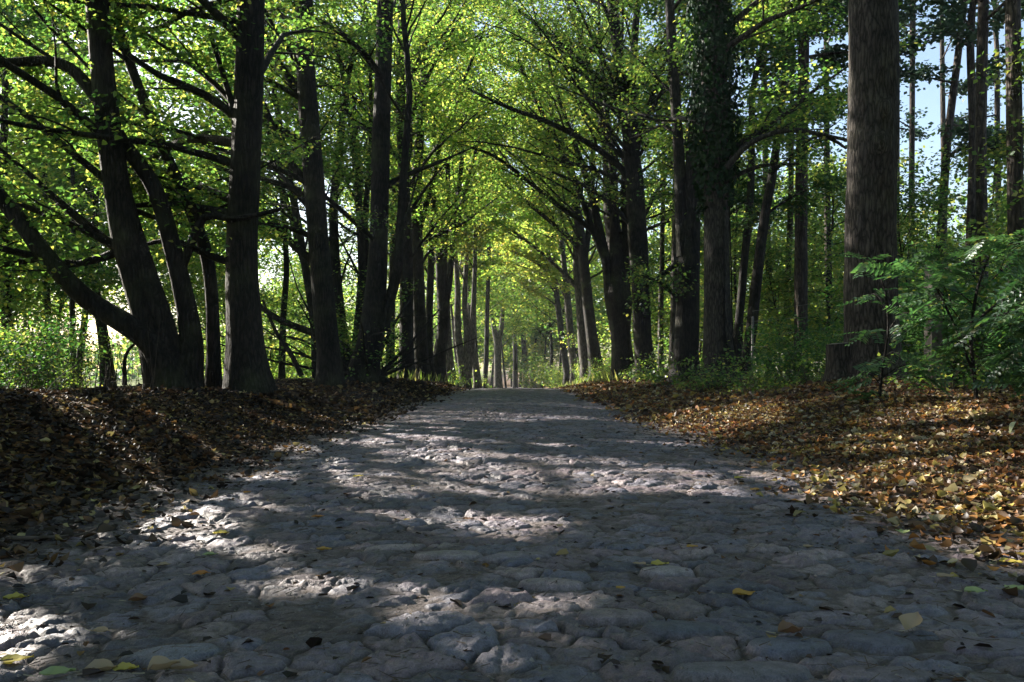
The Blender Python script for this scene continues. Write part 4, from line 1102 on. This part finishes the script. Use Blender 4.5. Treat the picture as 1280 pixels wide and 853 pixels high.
# ------------------------------------------------------------------ robinia saplings with feathered leaves on the right
def sapling(label, Y, stems, sprays, leaf_n=7):
    base = stem_path(stems[0], Y, .1)[0][0].copy(); base[2] = float(ground_h(base[0], base[1]))
    root = thing('robinia_sapling', label, 'sapling', base, 'feathery saplings on the right bank')
    tb = Tubes(); cs, us, ns, sz = [], [], [], []
    for st in stems:
        p, r = stem_path(st, Y, .12); tb.tube(p, np.maximum(r, .003), 6)
    for (x0, y0, x1, y1, dn) in sprays:
        a = P(x0, y0, Y + rng.uniform(-.2, .2)); b = P(x1, y1, Y + rng.uniform(-.5, .3))
        path = np.array([a + (b - a) * t + np.array([0, 0, .10 * math.sin(t * math.pi)]) for t in np.linspace(0, 1, 8)])
        tb.tube(path, np.linspace(.007, .002, 8), 4)
        for k in range(dn):
            t = rng.uniform(.15, 1); g = t * 7; j = min(int(g), 6); p0 = path[j] + (path[j + 1] - path[j]) * (g - j)
            d = unit(b - a); side = unit(np.cross(d, [0, 0, 1])) * (1 if k % 2 else -1)
            ld = unit(d * .8 + side * rng.uniform(.2, .9) + rng.normal(0, .3, 3) + np.array([0, 0, -.15])); LL = rng.uniform(.20, .33)
            rp = np.array([p0 + ld * LL * q + np.array([0, 0, -.05 * q * q]) for q in np.linspace(0, 1, 5)])
            tb.tube(rp, np.full(5, .0016), 3)
            up = unit(np.array([0, 0, 1.0]) + rng.normal(0, .35, 3)); sd = unit(np.cross(ld, up))
            for q in np.linspace(.2, 1, leaf_n):
                pp = rp[0] + (rp[-1] - rp[0]) * q
                for s in (-1, 1):
                    cs.append(pp); us.append(ld * .35 + sd * s + rng.normal(0, .08, 3) + np.array([0, 0, -.12])); ns.append(up + rng.normal(0, .12, 3)); sz.append(rng.uniform(.050, .070))
            cs.append(rp[-1]); us.append(ld); ns.append(up); sz.append(.045)
    obj('stem', tb.mesh('stem', True, base), M['bark'], root)
    obj('foliage', leaf_mesh('foliage', np.array(cs), np.array(us), np.array(ns), np.array(sz), base, True, .24, .05), M['leaf_blue'], root)


sapling('feathery sapling growing at the foot of the massive trunk', 8.6,
        [[(1098, 508, 5), (1103, 460, 4), (1110, 420, 3), (1108, 370, 3), (1100, 345, 2)]],
        [(1104, 345, 1078, 330, 9), (1104, 350, 1125, 335, 6), (1106, 385, 1082, 375, 6), (1106, 420, 1075, 425, 6), (1110, 415, 1145, 395, 9), (1103, 460, 1080, 470, 6), (1102, 455, 1128, 450, 5),
         (1098, 495, 1060, 515, 12), (1100, 480, 1070, 480, 8), (1100, 475, 1165, 462, 9), (1110, 480, 1170, 478, 12), (1100, 500, 1075, 508, 7)])
sapling('large feathery sapling spreading dark green sprays at the right edge', 7.8,
        [[(1224, 528, 6), (1218, 470, 5), (1214, 420, 5), (1222, 360, 4), (1240, 310, 3)], [(1218, 470, 4), (1190, 400, 3), (1165, 350, 2.5)], [(1222, 400, 4), (1260, 370, 3), (1300, 345, 2.5)]],
        [(1215, 430, 1160, 400, 14), (1200, 400, 1140, 360, 14), (1180, 370, 1125, 345, 12), (1190, 380, 1150, 330, 10), (1220, 350, 1175, 322, 14), (1225, 330, 1230, 300, 12), (1235, 320, 1290, 300, 18),
         (1240, 350, 1300, 330, 18), (1230, 390, 1200, 390, 12), (1240, 400, 1295, 380, 20), (1225, 410, 1270, 410, 16), (1235, 420, 1295, 420, 16), (1225, 450, 1280, 462, 16), (1240, 470, 1300, 480, 14),
         (1218, 440, 1180, 445, 12), (1215, 470, 1262, 448, 12), (1180, 400, 1140, 420, 9), (1170, 360, 1190, 340, 10), (1250, 340, 1275, 312, 12), (1215, 380, 1165, 372, 12)])
sapling('feathery sapling overhanging from outside the right edge', 6.6,
        [[(1330, 560, 7), (1325, 470, 6), (1315, 380, 5), (1320, 300, 4)]],
        [(1320, 350, 1255, 365, 14), (1320, 330, 1262, 318, 14), (1322, 400, 1222, 408, 16), (1325, 440, 1255, 450, 14), (1325, 470, 1268, 480, 12), (1320, 380, 1275, 395, 12)])

# low leafy plants on the verges
pl = proto('bramble_plant', 'plant', .42, 'shrub', 650, .06, 'leaf', 'twig', .04)
scatter([pl], [(895, 15.2, 1.0, 'bright bramble plant at the left foot of the ivy tree'), (880, 15.6, .8, 'smaller bramble plant just left of the bright bramble by the ivy tree'), (842, 18.6, 1.2, 'bramble plant in front of the forked trunk'),
               (815, 24, 1.3, 'bramble plant at the foot of the tall dividing trunk'), (925, 15, 1.1, 'bramble plant at the right foot of the ivy tree'), (965, 13, .9, 'low green plant in front of the shrub right of the ivy tree'),
               (1000, 11.8, .9, 'low green plant left of the tree stump'), (1180, 9.5, .9, 'low green plant below the wooden fence post'), (830, 22, 1.3, 'bramble plant between the forked and the tall dividing trunk'),
               (760, 33, 1.4, 'pale bramble plant left of the knobbly pollard'), (560, 40, 1.6, 'bramble plant right of the pollarded lime on the left'), (945, 12.2, .7, 'small leafy plant on the litter in front of the ivy tree')], 'low plants on the verges')


# stump, posts and fence behind the massive trunk
def stump():
    Y = 10.75; tb = Tubes()
    p, r = stem_path([(1052, 480, 44), (1052, 462, 36), (1051, 445, 33), (1050, 430, 32)], Y, .05)
    base = p[0].copy(); base[2] = float(ground_h(base[0], base[1]))
    p = np.concatenate([[p[0] - [0, 0, .3]], p]); r = np.concatenate([[r[0] * 1.1], r])
    root = thing('tree_stump', 'low dark tree stump pressed against the left side of the massive trunk', 'stump', base)
    put_stem(tb, p, r, 36, 77, .25, .12, .06)
    obj('bark', tb.mesh('bark', True, base), M['bark_big'], root)
    t2 = Tubes(); n = 36; a = np.linspace(0, 2 * math.pi, n, endpoint=False); top = tb.v[0].reshape(-1, n, 3)[-1]
    mid = top.mean(0); ring = mid + (top - mid) * .5 + [0, 0, .012]
    v = np.concatenate([top, ring, [mid + [0, 0, .008]]]); j = np.arange(n)
    t2.add(v, np.stack([j, (j + 1) % n, n + (j + 1) % n, n + j], 1), np.stack([n + j, n + (j + 1) % n, 0 * j + 2 * n], 1))
    obj('cut_top', t2.mesh('cut_top', False, base), M['post_wood'], root)


stump()


def post(label, px, py0, py1, w, Y, mat, square=True):
    b, t = P(px, py1, Y), P(px + 1, py0, Y); b[2] = min(b[2], float(ground_h(b[0], b[1]))) - .3; r = w / 2 / F * Y
    base = b.copy(); base[2] = float(ground_h(b[0], b[1]))
    tb = Tubes(); n = 4 if square else 8
    pts = np.array([b + (t - b) * q for q in (0, .3, .6, .9, .985, 1.0)]); rr = r * (1.41 if square else 1) * np.array([1, 1.02, .98, 1, .97, .75])
    a = np.linspace(0, 2 * math.pi, n, endpoint=False) + math.pi / 4 + .2
    v = pts[:, None] + rr[:, None, None] * np.stack([np.cos(a), np.sin(a), 0 * a], 1)[None]
    i = np.arange(5)[:, None] * n; j = np.arange(n)[None]
    q = np.stack([i + j, i + (j + 1) % n, i + n + (j + 1) % n, i + n + j], -1).reshape(-1, 4)
    v = np.concatenate([v.reshape(-1, 3), [t + [0, 0, .012]]]); jj = np.arange(n)
    tb.add(v, q, np.stack([5 * n + jj, 5 * n + (jj + 1) % n, 0 * jj + 6 * n], 1))
    o = obj('fence_post', tb.mesh('fence_post', False, base), M[mat]); o.location = base
    tag(o, label, 'post', 'fence posts in the wood')


post('square weathered fence post right of the massive trunk', 1166, 332, 466, 15, 12.4, 'post_wood')
post('thin metal fence post beside the leaning dark trunk', 940, 396, 470, 3.4, 20.5, 'metal', False)
post('wooden fence post behind the sapling near the right edge', 1218, 395, 466, 12, 13.5, 'post_wood')


def wires():
    tb = Tubes(); pts = [P(1082, 0, 14.6), P(1166, 0, 12.32), P(1218, 0, 13.42)]
    for z in (.75, 1.0, 1.3, 1.6, 1.85):
        a = [np.array([940 / 1, 0, 0])]
        q = [np.array([(940 - CX) / F * 20.5, 20.5, z + .15]), np.array([pts[1][0], pts[1][1] + .0, z]), np.array([pts[2][0], pts[2][1], z - .02])]
        path = np.concatenate([np.linspace(q[0], q[1], 12), np.linspace(q[1], q[2], 5)[1:]])
        path[:, 2] -= .05 * np.sin(np.linspace(0, math.pi, len(path)))
        tb.tube(path, np.full(len(path), .0028), 4)
    o = obj('wire_fence', tb.mesh('wire_fence'), M['metal'])
    tag(o, 'thin strands of fence wire strung between the posts in the wood', 'fence')


wires()


def lattice():
    Y = 36; tb = Tubes(); o3 = P(816, 466, Y); o3[2] = float(ground_h(o3[0], o3[1])) - .1
    root = thing('lattice_fence', 'pale lattice fence panel seen between the tall dividing trunk and the forked trunk', 'fence', o3)
    w, h = .85, 1.25
    for k in range(5): tb.tube(np.array([[k * w / 4, 0, 0], [k * w / 4, 0, .6], [k * w / 4, 0, h]]), np.full(3, .012), 5)
    for k in range(6): tb.tube(np.array([[0, .02, .1 + k * .22], [w / 2, .02, .1 + k * .22], [w, .02, .1 + k * .22]]), np.full(3, .012), 5)
    obj('lattice_panel', tb.mesh('lattice_panel'), plain('pale_fence_paint', (.62, .62, .58), .6, .1), root)
    t2 = Tubes()
    t2.tube(np.array([[-.05, 0, -.2], [-.05, 0, .6], [-.05, 0, h + .1]]), np.full(3, .035), 8)
    obj('post', t2.mesh('post'), M['post_wood'], root)


lattice()


# ------------------------------------------------------------------ fallen leaves
def litter(name, label, side, n, mat, y0, y1, size, xmax, seed, edge=.28):
    q = np.random.default_rng(seed)
    y = y0 + (y1 - y0) * q.random(n) ** 1.35
    d = q.gamma(2.0, .95, n) - edge * 2.8
    x = side * (edge_half(np.full(n, side), y) + d)
    k = (np.abs(x) < xmax) & (q.random(n) < ss(-.95, .75, d) * (.35 + .9 * fbm(x * 1.4, y * 1.4, seed)) + .03)
    x, y = x[k], y[k]; n = len(x)
    z = top_h(x, y) + q.uniform(.003, .022, n)
    u = np.stack([q.normal(0, 1, n), q.normal(0, 1, n), q.normal(0, .22, n)], 1)
    nn = np.stack([q.normal(0, .38, n), q.normal(0, .38, n), np.ones(n)], 1)
    s = size * np.clip(np.exp(q.normal(-.05, .33, n)), .35, 1.7)
    curl = np.where(q.random(n) < .55, q.uniform(-.1, .15, n), q.uniform(.15, .5, n))[:, None]
    me = leaf_mesh(name, np.stack([x, y, z], 1), u, nn, s, detail='fine' if y1 < 12 else True, wide=q.uniform(.26, .46, n)[:, None], fold=curl, lcurl=q.uniform(-.3, .9, (n, 1)))
    tag(obj(name, me, M[mat]), label, 'leaf litter', kind='stuff')


litter('fallen_leaves', 'orange and yellow fallen leaves covering the right bank', 1, 66000, 'litter', 1.6, 11, .041, 7.5, 5)
litter('fallen_leaves', 'brown leaf litter stretching along the right verge to the far trees', 1, 30000, 'litter', 10, 40, .065, 8, 6)
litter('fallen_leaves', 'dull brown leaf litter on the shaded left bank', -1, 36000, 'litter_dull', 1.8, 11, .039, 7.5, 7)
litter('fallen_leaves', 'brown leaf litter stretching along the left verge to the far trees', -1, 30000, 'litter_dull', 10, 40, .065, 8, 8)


def crumbs():
    q = np.random.default_rng(3); n = 12000
    y = 1.3 + 11 * q.random(n) ** 1.6; x = q.normal(0, 1, n); x = np.where(q.random(n) < .55, np.sign(x) * (2.0 - np.abs(q.normal(0, .38, n))), q.uniform(-1.9, 1.9, n))
    z = top_h(x, y) + .004
    a = q.uniform(0, 6.28, n); d = np.stack([np.cos(a), np.sin(a), q.normal(0, .12, n)], 1) * q.uniform(.012, .06, n)[:, None]
    tb = Tubes(); p = np.stack([x, y, z], 1); tb.prisms(p - d / 2, p + d / 2, q.uniform(.0007, .0018, n))
    tag(obj('twig_debris', tb.mesh('twig_debris', False), M['twig']), 'tiny twigs and stalks scattered between the cobbles', 'debris', kind='stuff')


crumbs()


def grit():
    q = np.random.default_rng(31); n = 12000
    y = 1.2 + 6.5 * q.random(n) ** 1.7; x = q.uniform(-2.2, 2.2, n)
    k = fbm(x * 3, y * 3, 15) > .42; x, y = x[k], y[k]; n = len(x)
    z = top_h(x, y); s = np.clip(np.exp(q.normal(-5.75, .5, n)), .0015, .010)
    d = np.array([[1, 0, 0], [0, 1, 0], [-1, 0, 0], [0, -1, 0], [0, 0, .8], [0, 0, -.8]])
    a = q.uniform(0, 6.28, n); ca, sa = np.cos(a), np.sin(a)
    dd = np.stack([d[None, :, 0] * ca[:, None] - d[None, :, 1] * sa[:, None], d[None, :, 0] * sa[:, None] + d[None, :, 1] * ca[:, None], np.broadcast_to(d[None, :, 2], (n, 6))], -1)
    dd = dd * q.uniform(.6, 1.3, (n, 6, 1)) * s[:, None, None]
    v = np.stack([x, y, z], 1)[:, None] + dd
    f = np.array([[0, 1, 4], [1, 2, 4], [2, 3, 4], [3, 0, 4], [1, 0, 5], [2, 1, 5], [3, 2, 5], [0, 3, 5]])[None] + np.arange(n)[:, None, None] * 6
    tag(obj('grit', mesh_np('grit', v.reshape(-1, 3), f.reshape(-1, 3)), plain('grit', (.15, .135, .13), .9, .5, 60)), 'fine grit and small stones scattered over the cobbles', 'grit', kind='stuff')
    n = 5200; y = 1.3 + 12 * q.random(n) ** 1.6
    x = np.where(q.random(n) < .6, np.sign(q.normal(0, 1, n)) * (2.05 - np.abs(q.normal(0, .5, n))), q.uniform(-2, 2, n))
    c = np.stack([x, y, top_h(x, y) + .004], 1); u = np.stack([q.normal(0, 1, n), q.normal(0, 1, n), q.normal(0, .15, n)], 1)
    nn = np.stack([q.normal(0, .3, n), q.normal(0, .3, n), np.ones(n)], 1)
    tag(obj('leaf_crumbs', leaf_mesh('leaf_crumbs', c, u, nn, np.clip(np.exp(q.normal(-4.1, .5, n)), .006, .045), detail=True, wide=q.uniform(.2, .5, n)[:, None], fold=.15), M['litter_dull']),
        'crushed brown leaf fragments lying in the joints of the cobbles', 'leaf fragments', kind='stuff')


grit()


def single_leaf(px, py, col, s, ang, label, curl=.2, stand=0.0):
    x, y = on_ground(px, py, .03); z = float(top_h(x, y)[0]) + .006
    t = np.linspace(0, 1, 9); wv = np.array([.02, .26, .40, .44, .41, .33, .22, .10, .0])
    k = np.array([-1, -.5, 0, .5, 1])
    U = (t[:, None] - .5) * np.ones(5)[None]; W = wv[:, None] * k[None]
    q = np.random.default_rng(int(px * 7 + py))
    Z = curl * (np.abs(k)[None] ** 1.4) * wv[:, None] * 1.2 + curl * .8 * (t[:, None] - .4) ** 2 + .03 * q.normal(0, 1, (9, 5)) + stand * t[:, None]
    v = np.stack([U, W, Z], -1).reshape(-1, 3) * s; v[:, 2] -= v[:, 2].min()
    ca, sa = math.cos(ang), math.sin(ang); v = np.stack([v[:, 0] * ca - v[:, 1] * sa, v[:, 0] * sa + v[:, 1] * ca, v[:, 2]], 1)
    v = v * .86; me = mesh_np('fallen_leaf', v, grid_faces(5, 9), True)
    key = 'loose_' + '_'.join('%02d' % int(c * 99) for c in col)
    if key not in M:
        M[key] = leaf_material(key, [(0, tuple(c * .8 for c in col)), (1, tuple(c * 1.1 for c in col))], trans=.25, gloss=.05, vary=0, tboost=1)
    root = thing('fallen_leaf', label, 'leaf', (x, y, z), 'single leaves lying on the cobbles')
    obj('leaf_blade', me, M[key], root)
    tb = Tubes(); st = np.array([[-.5, 0, .02], [-.62, .02, .03], [-.8, .06, .06]]) * s
    st = np.stack([st[:, 0] * ca - st[:, 1] * sa, st[:, 0] * sa + st[:, 1] * ca, st[:, 2]], 1)
    tb.tube(st, np.full(3, .0009), 4); obj('stalk', tb.mesh('stalk'), M['straw'], root)


TAN, GOLD, YEL, PALE, BRN, ORG = (.34, .25, .16), (.40, .23, .04), (.44, .36, .07), (.30, .36, .16), (.17, .09, .05), (.42, .17, .035)
for row in [
    (930, 733, GOLD, .075, .2, 'golden brown leaf lying in the shade right of the middle of the road'), (825, 697, YEL, .066, .1, 'yellow green leaf beside the pale domed cobble'),
    (799, 700, TAN, .05, 2.6, 'small tan leaf just left of the yellow green leaf by the pale cobble'), (776, 731, GOLD, .034, .4, 'tiny yellow leaf between cobbles below the pale domed stone'),
    (1182, 714, TAN, .06, .1, 'beige leaf lying flat on shaded cobbles on the right'), (1220, 733, PALE, .07, -.1, 'pale green leaf lying on the cobbles near the right edge'),
    (1140, 773, TAN, .07, .7, 'curled beige leaf standing up beside the dark oval cobble', .5, .45), (988, 787, BRN, .065, .05, 'rolled brown leaf on the cobbles left of the dark oval cobble', .7),
    (1264, 694, YEL, .075, -.4, 'yellow leaf at the edge of the litter on the right'), (1270, 726, PALE, .07, .1, 'pale green leaf cut by the right edge of the picture'),
    (1128, 659, PALE, .065, 1.2, 'pale grey green leaf at the foot of the right bank', .4), (1011, 676, TAN, .045, .3, 'small tan leaf alone on the right half of the road'),
    (865, 681, GOLD, .045, .1, 'small amber leaf on the cobbles above the pale domed stone'), (925, 592, YEL, .08, .2, 'yellow leaf where the sunlit band reaches the right verge'),
    (252, 705, ORG, .062, .3, 'orange brown leaf on the left of the road at the edge of a sun patch'), (405, 677, GOLD, .06, -.1, 'golden leaf in the sun patch on the left part of the road'),
    (397, 640, ORG, .06, .2, 'orange leaf in the sun farther up the left part of the road'), (276, 657, YEL, .07, .0, 'yellow leaf at the edge of the left verge'),
    (263, 681, PALE, .06, .2, 'pale leaf between the orange brown leaf and the left verge'), (205, 690, TAN, .05, .3, 'tan leaf near the left verge left of the sun patch'),
    (125, 823, TAN, .075, .2, 'crumpled beige leaf below left of the smooth blue grey stone', .5), (157, 821, YEL, .06, .1, 'yellow green leaf touching the crumpled beige leaf at bottom left'),
    (205, 831, TAN, .07, .6, 'folded tan leaf directly below the smooth blue grey stone', .6), (229, 828, TAN, .065, .1, 'second folded tan leaf below the smooth blue grey stone', .5),
    (238, 847, TAN, .06, -.1, 'pale tan leaf at the bottom edge of the picture'), (72, 832, PALE, .075, .3, 'pale leaf in the sun patch at the bottom left corner'),
    (20, 808, YEL, .075, .5, 'yellow leaf by the left edge in the bottom corner sun patch'), (126, 774, TAN, .055, -.2, 'thin tan leaf above the smooth blue grey stone'),
    (173, 732, BRN, .06, .2, 'dark brown curled leaf on the left side of the road', .6), (20, 727, YEL, .075, .2, 'yellow leaf near the left edge at the verge'),
    (448, 592, YEL, .07, .3, 'small yellow leaf in the mid road sun band'), (1180, 668, ORG, .07, .3, 'orange leaf at the lower edge of the right litter'),
    (1235, 660, ORG, .08, .4, 'bright orange leaf on the sunlit right litter', .4), (945, 604, GOLD, .07, .1, 'golden leaf at the inner edge of the right verge'),
    (585, 640, BRN, .05, .3, 'small brown leaf in the middle of the road'), (700, 655, TAN, .045, 1.3, 'small beige leaf in the middle of the road behind the brown one'),
]:
    single_leaf(*row)


# dry stalks, sticks and a leaning dead pole on the left
def stick(label, name, cat, pts, r, mat, group=None):
    base = np.array(pts[0]); tb = Tubes(); p = spline(np.array(pts), .05)
    tb.tube(p, np.linspace(r, r * .4, len(p)), 6)
    o = obj(name, tb.mesh(name, True, base), M[mat]); o.location = base
    tag(o, label, cat, group)


def gp(px, py, z):
    x, y = on_ground(px, py, z); return np.array([x, y, float(top_h(x, y)[0]) + .012])


stick('long dark stick lying along the edge of the left verge', 'stick', 'stick', [gp(8, 664, .03), gp(55, 662, .03), gp(100, 657, .03), gp(131, 648, .03)], .009, 'twig')
stick('thin dead pole leaning beside the straight black trunk on the left', 'dead_pole', 'dead branch', [P(377, 470, 16), P(362, 440, 16), P(345, 415, 16), P(328, 375, 16)], .055, 'bark')
for k, (a, b, c, lab) in enumerate([((52, 505), (65, 480), (92, 458), 'longest pale dry stalk leaning right on the left bank'), ((50, 500), (58, 490), (70, 483), 'short pale dry stalk beside the longest one'),
                                    ((0, 512), (12, 500), (22, 492), 'pale dry stalk at the left edge of the picture'), ((150, 498), (158, 470), (166, 440), 'dark upright bare stalk left of the leaning lime'),
                                    ((178, 495), (180, 470), (176, 448), 'second dark upright bare stalk at the foot of the leaning lime')]):
    stick(lab, 'dry_stalk', 'stalk', [P(*a, 6.6 + k * .7), P(*b, 6.6 + k * .7), P(*c, 6.7 + k * .7)], .006, 'straw' if k < 3 else 'twig', 'bare stalks on the left bank')
stick('crooked bare stem curving up to the low limb of the leaning lime', 'bare_stem', 'stem', [P(156, 482, 11), P(156, 450, 11), P(163, 435, 11), P(176, 425, 11)], .035, 'bark')


def bare_brush():
    q = np.random.default_rng(12); tb = Tubes(); n = 240
    x0 = -q.uniform(4.2, 8.5, n); y0 = q.uniform(9.5, 15, n); z0 = ground_h(x0, y0) - .05
    h = q.uniform(.25, .95, n)
    a = np.stack([x0, y0, z0], 1); b = a + np.stack([q.normal(0, .12, n) * h, q.normal(0, .12, n) * h, h], 1)
    tb.prisms(a, b, q.uniform(.003, .007, n))
    k = q.integers(0, n, 420); t = q.uniform(.3, .9, 420)[:, None]; s = a[k] + (b[k] - a[k]) * t
    e = s + np.stack([q.normal(0, .14, 420), q.normal(0, .14, 420), q.uniform(.0, .2, 420)], 1); tb.prisms(s, e, np.full(420, .0025))
    tag(obj('undergrowth_stems', tb.mesh('undergrowth_stems', False), M['twig']), 'thicket of thin bare undergrowth stems on top of the left bank', 'undergrowth', kind='stuff')
    n = 3800; xs = np.where(q.random(n) < .5, -q.uniform(2.9, 5.5, n), q.uniform(2.9, 6, n)); ys = q.uniform(26, 75, n)
    c = np.stack([xs, ys, ground_h(xs, ys)], 1); u = np.stack([q.normal(0, .35, n), q.normal(0, .35, n), np.ones(n)], 1); nn = q.normal(0, 1, (n, 3))
    tag(obj('verge_grass', leaf_mesh('verge_grass', c, u, nn, q.uniform(.2, .5, n), wide=.06), M['grass']), 'tufts of pale grass along the far verges', 'grass', kind='stuff')


bare_brush()
pale = P(1270, 517, 5.6)
pale[2] = float(ground_h(pale[0], pale[1])) + .085
single = thing('fallen_leaf', 'pale leaf standing upright in the litter at the right edge beneath the sapling', 'leaf', pale)
single.rotation_euler = (0.25, 0, .7)
tb = Tubes(); t = np.linspace(0, 1, 8); wv = np.array([.01, .22, .36, .40, .36, .28, .15, 0.]); k5 = np.array([-1, -.5, 0, .5, 1])
v = np.stack([wv[:, None] * k5[None], .12 * np.abs(k5)[None] * wv[:, None] * 3, -(t[:, None] * np.ones(5)[None])], -1).reshape(-1, 3) * .10
ca, sa = math.cos(-.5), math.sin(-.5); v = np.stack([v[:, 0] * ca - v[:, 2] * sa, v[:, 1], v[:, 0] * sa + v[:, 2] * ca], 1)
M['pale_leaf'] = leaf_material('pale_leaf', [(0, (.5, .52, .36)), (1, (.6, .6, .42))], trans=.3, vary=0, tboost=1)
obj('leaf_blade', mesh_np('leaf_blade', v, grid_faces(5, 8), True), M['pale_leaf'], single)
tb.tube(np.array([[0, 0, 0], [.03, 0, .08], [.10, .02, .16]]), np.full(3, .0016), 4); obj('stalk', tb.mesh('stalk'), M['twig'], single)


# ------------------------------------------------------------------ thin autumn haze between the trees
def haze():
    x0, x1, y0, y1, z0, z1 = -180, 180, -60, 260, -9, 40
    v = [(x, y, z) for z in (z0, z1) for y in (y0, y1) for x in (x0, x1)]
    f = np.array([[0, 2, 3, 1], [4, 5, 7, 6], [0, 1, 5, 4], [2, 6, 7, 3], [0, 4, 6, 2], [1, 3, 7, 5]])
    m, nt, out = new_mat('haze')
    p = nt.nodes.new('ShaderNodeVolumePrincipled'); p.inputs['Density'].default_value = 0.0004; p.inputs['Color'].default_value = (.86, .93, 1, 1)
    p.inputs['Anisotropy'].default_value = 0.0
    nt.links.new(p.outputs[0], out.inputs['Volume'])
    tag(obj('haze', mesh_np('haze', np.array(v, float), f), m), 'thin pale haze between the far trees', 'haze', kind='stuff')


haze()

# ------------------------------------------------------------------ light, sky, camera
sc = bpy.context.scene
w = bpy.data.worlds.new('World'); sc.world = w; w.use_nodes = True
nt = w.node_tree; bg = nt.nodes['Background']
sky = nt.nodes.new('ShaderNodeTexSky'); sky.sky_type = 'NISHITA'; sky.sun_disc = False
sky.sun_elevation = SUN_EL; sky.sun_rotation = math.atan2(SUN_AZ[0], SUN_AZ[1])
sky.air_density = 1.0; sky.dust_density = 1.5
nt.links.new(sky.outputs[0], bg.inputs[0]); bg.inputs[1].default_value = 0.06
ld = bpy.data.lights.new('sun', 'SUN'); ld.energy = 5.0; ld.angle = math.radians(.53); ld.color = (1, .92, .80)
lo = bpy.data.objects.new('sun', ld); C.objects.link(lo)
from mathutils import Vector
lo.rotation_euler = Vector(SUN).to_track_quat('Z', 'Y').to_euler(); lo.location = (-30, 25, 25)

cam = bpy.data.cameras.new('camera'); co = bpy.data.objects.new('camera', cam); C.objects.link(co); sc.camera = co
co.location = (0, 0, H); co.rotation_euler = (math.radians(90), 0, 0)
cam.sensor_width = 36; cam.lens = F / 1280 * 36; cam.shift_y = (HZ - 426.5) / 1280
cam.clip_start = .05; cam.clip_end = 3000

vs = sc.view_settings
sc.display_settings.display_device = 'sRGB'
vs.view_transform = 'Standard'; vs.look = 'None'; vs.gamma = 1; vs.exposure = 2.35; vs.use_curve_mapping = False
cy = sc.cycles
cy.max_bounces = 6; cy.diffuse_bounces = 3; cy.glossy_bounces = 2; cy.transmission_bounces = 4; cy.transparent_max_bounces = 4
cy.caustics_reflective = False; cy.caustics_refractive = False
cy.sample_clamp_indirect = 6
cy.use_denoising = True
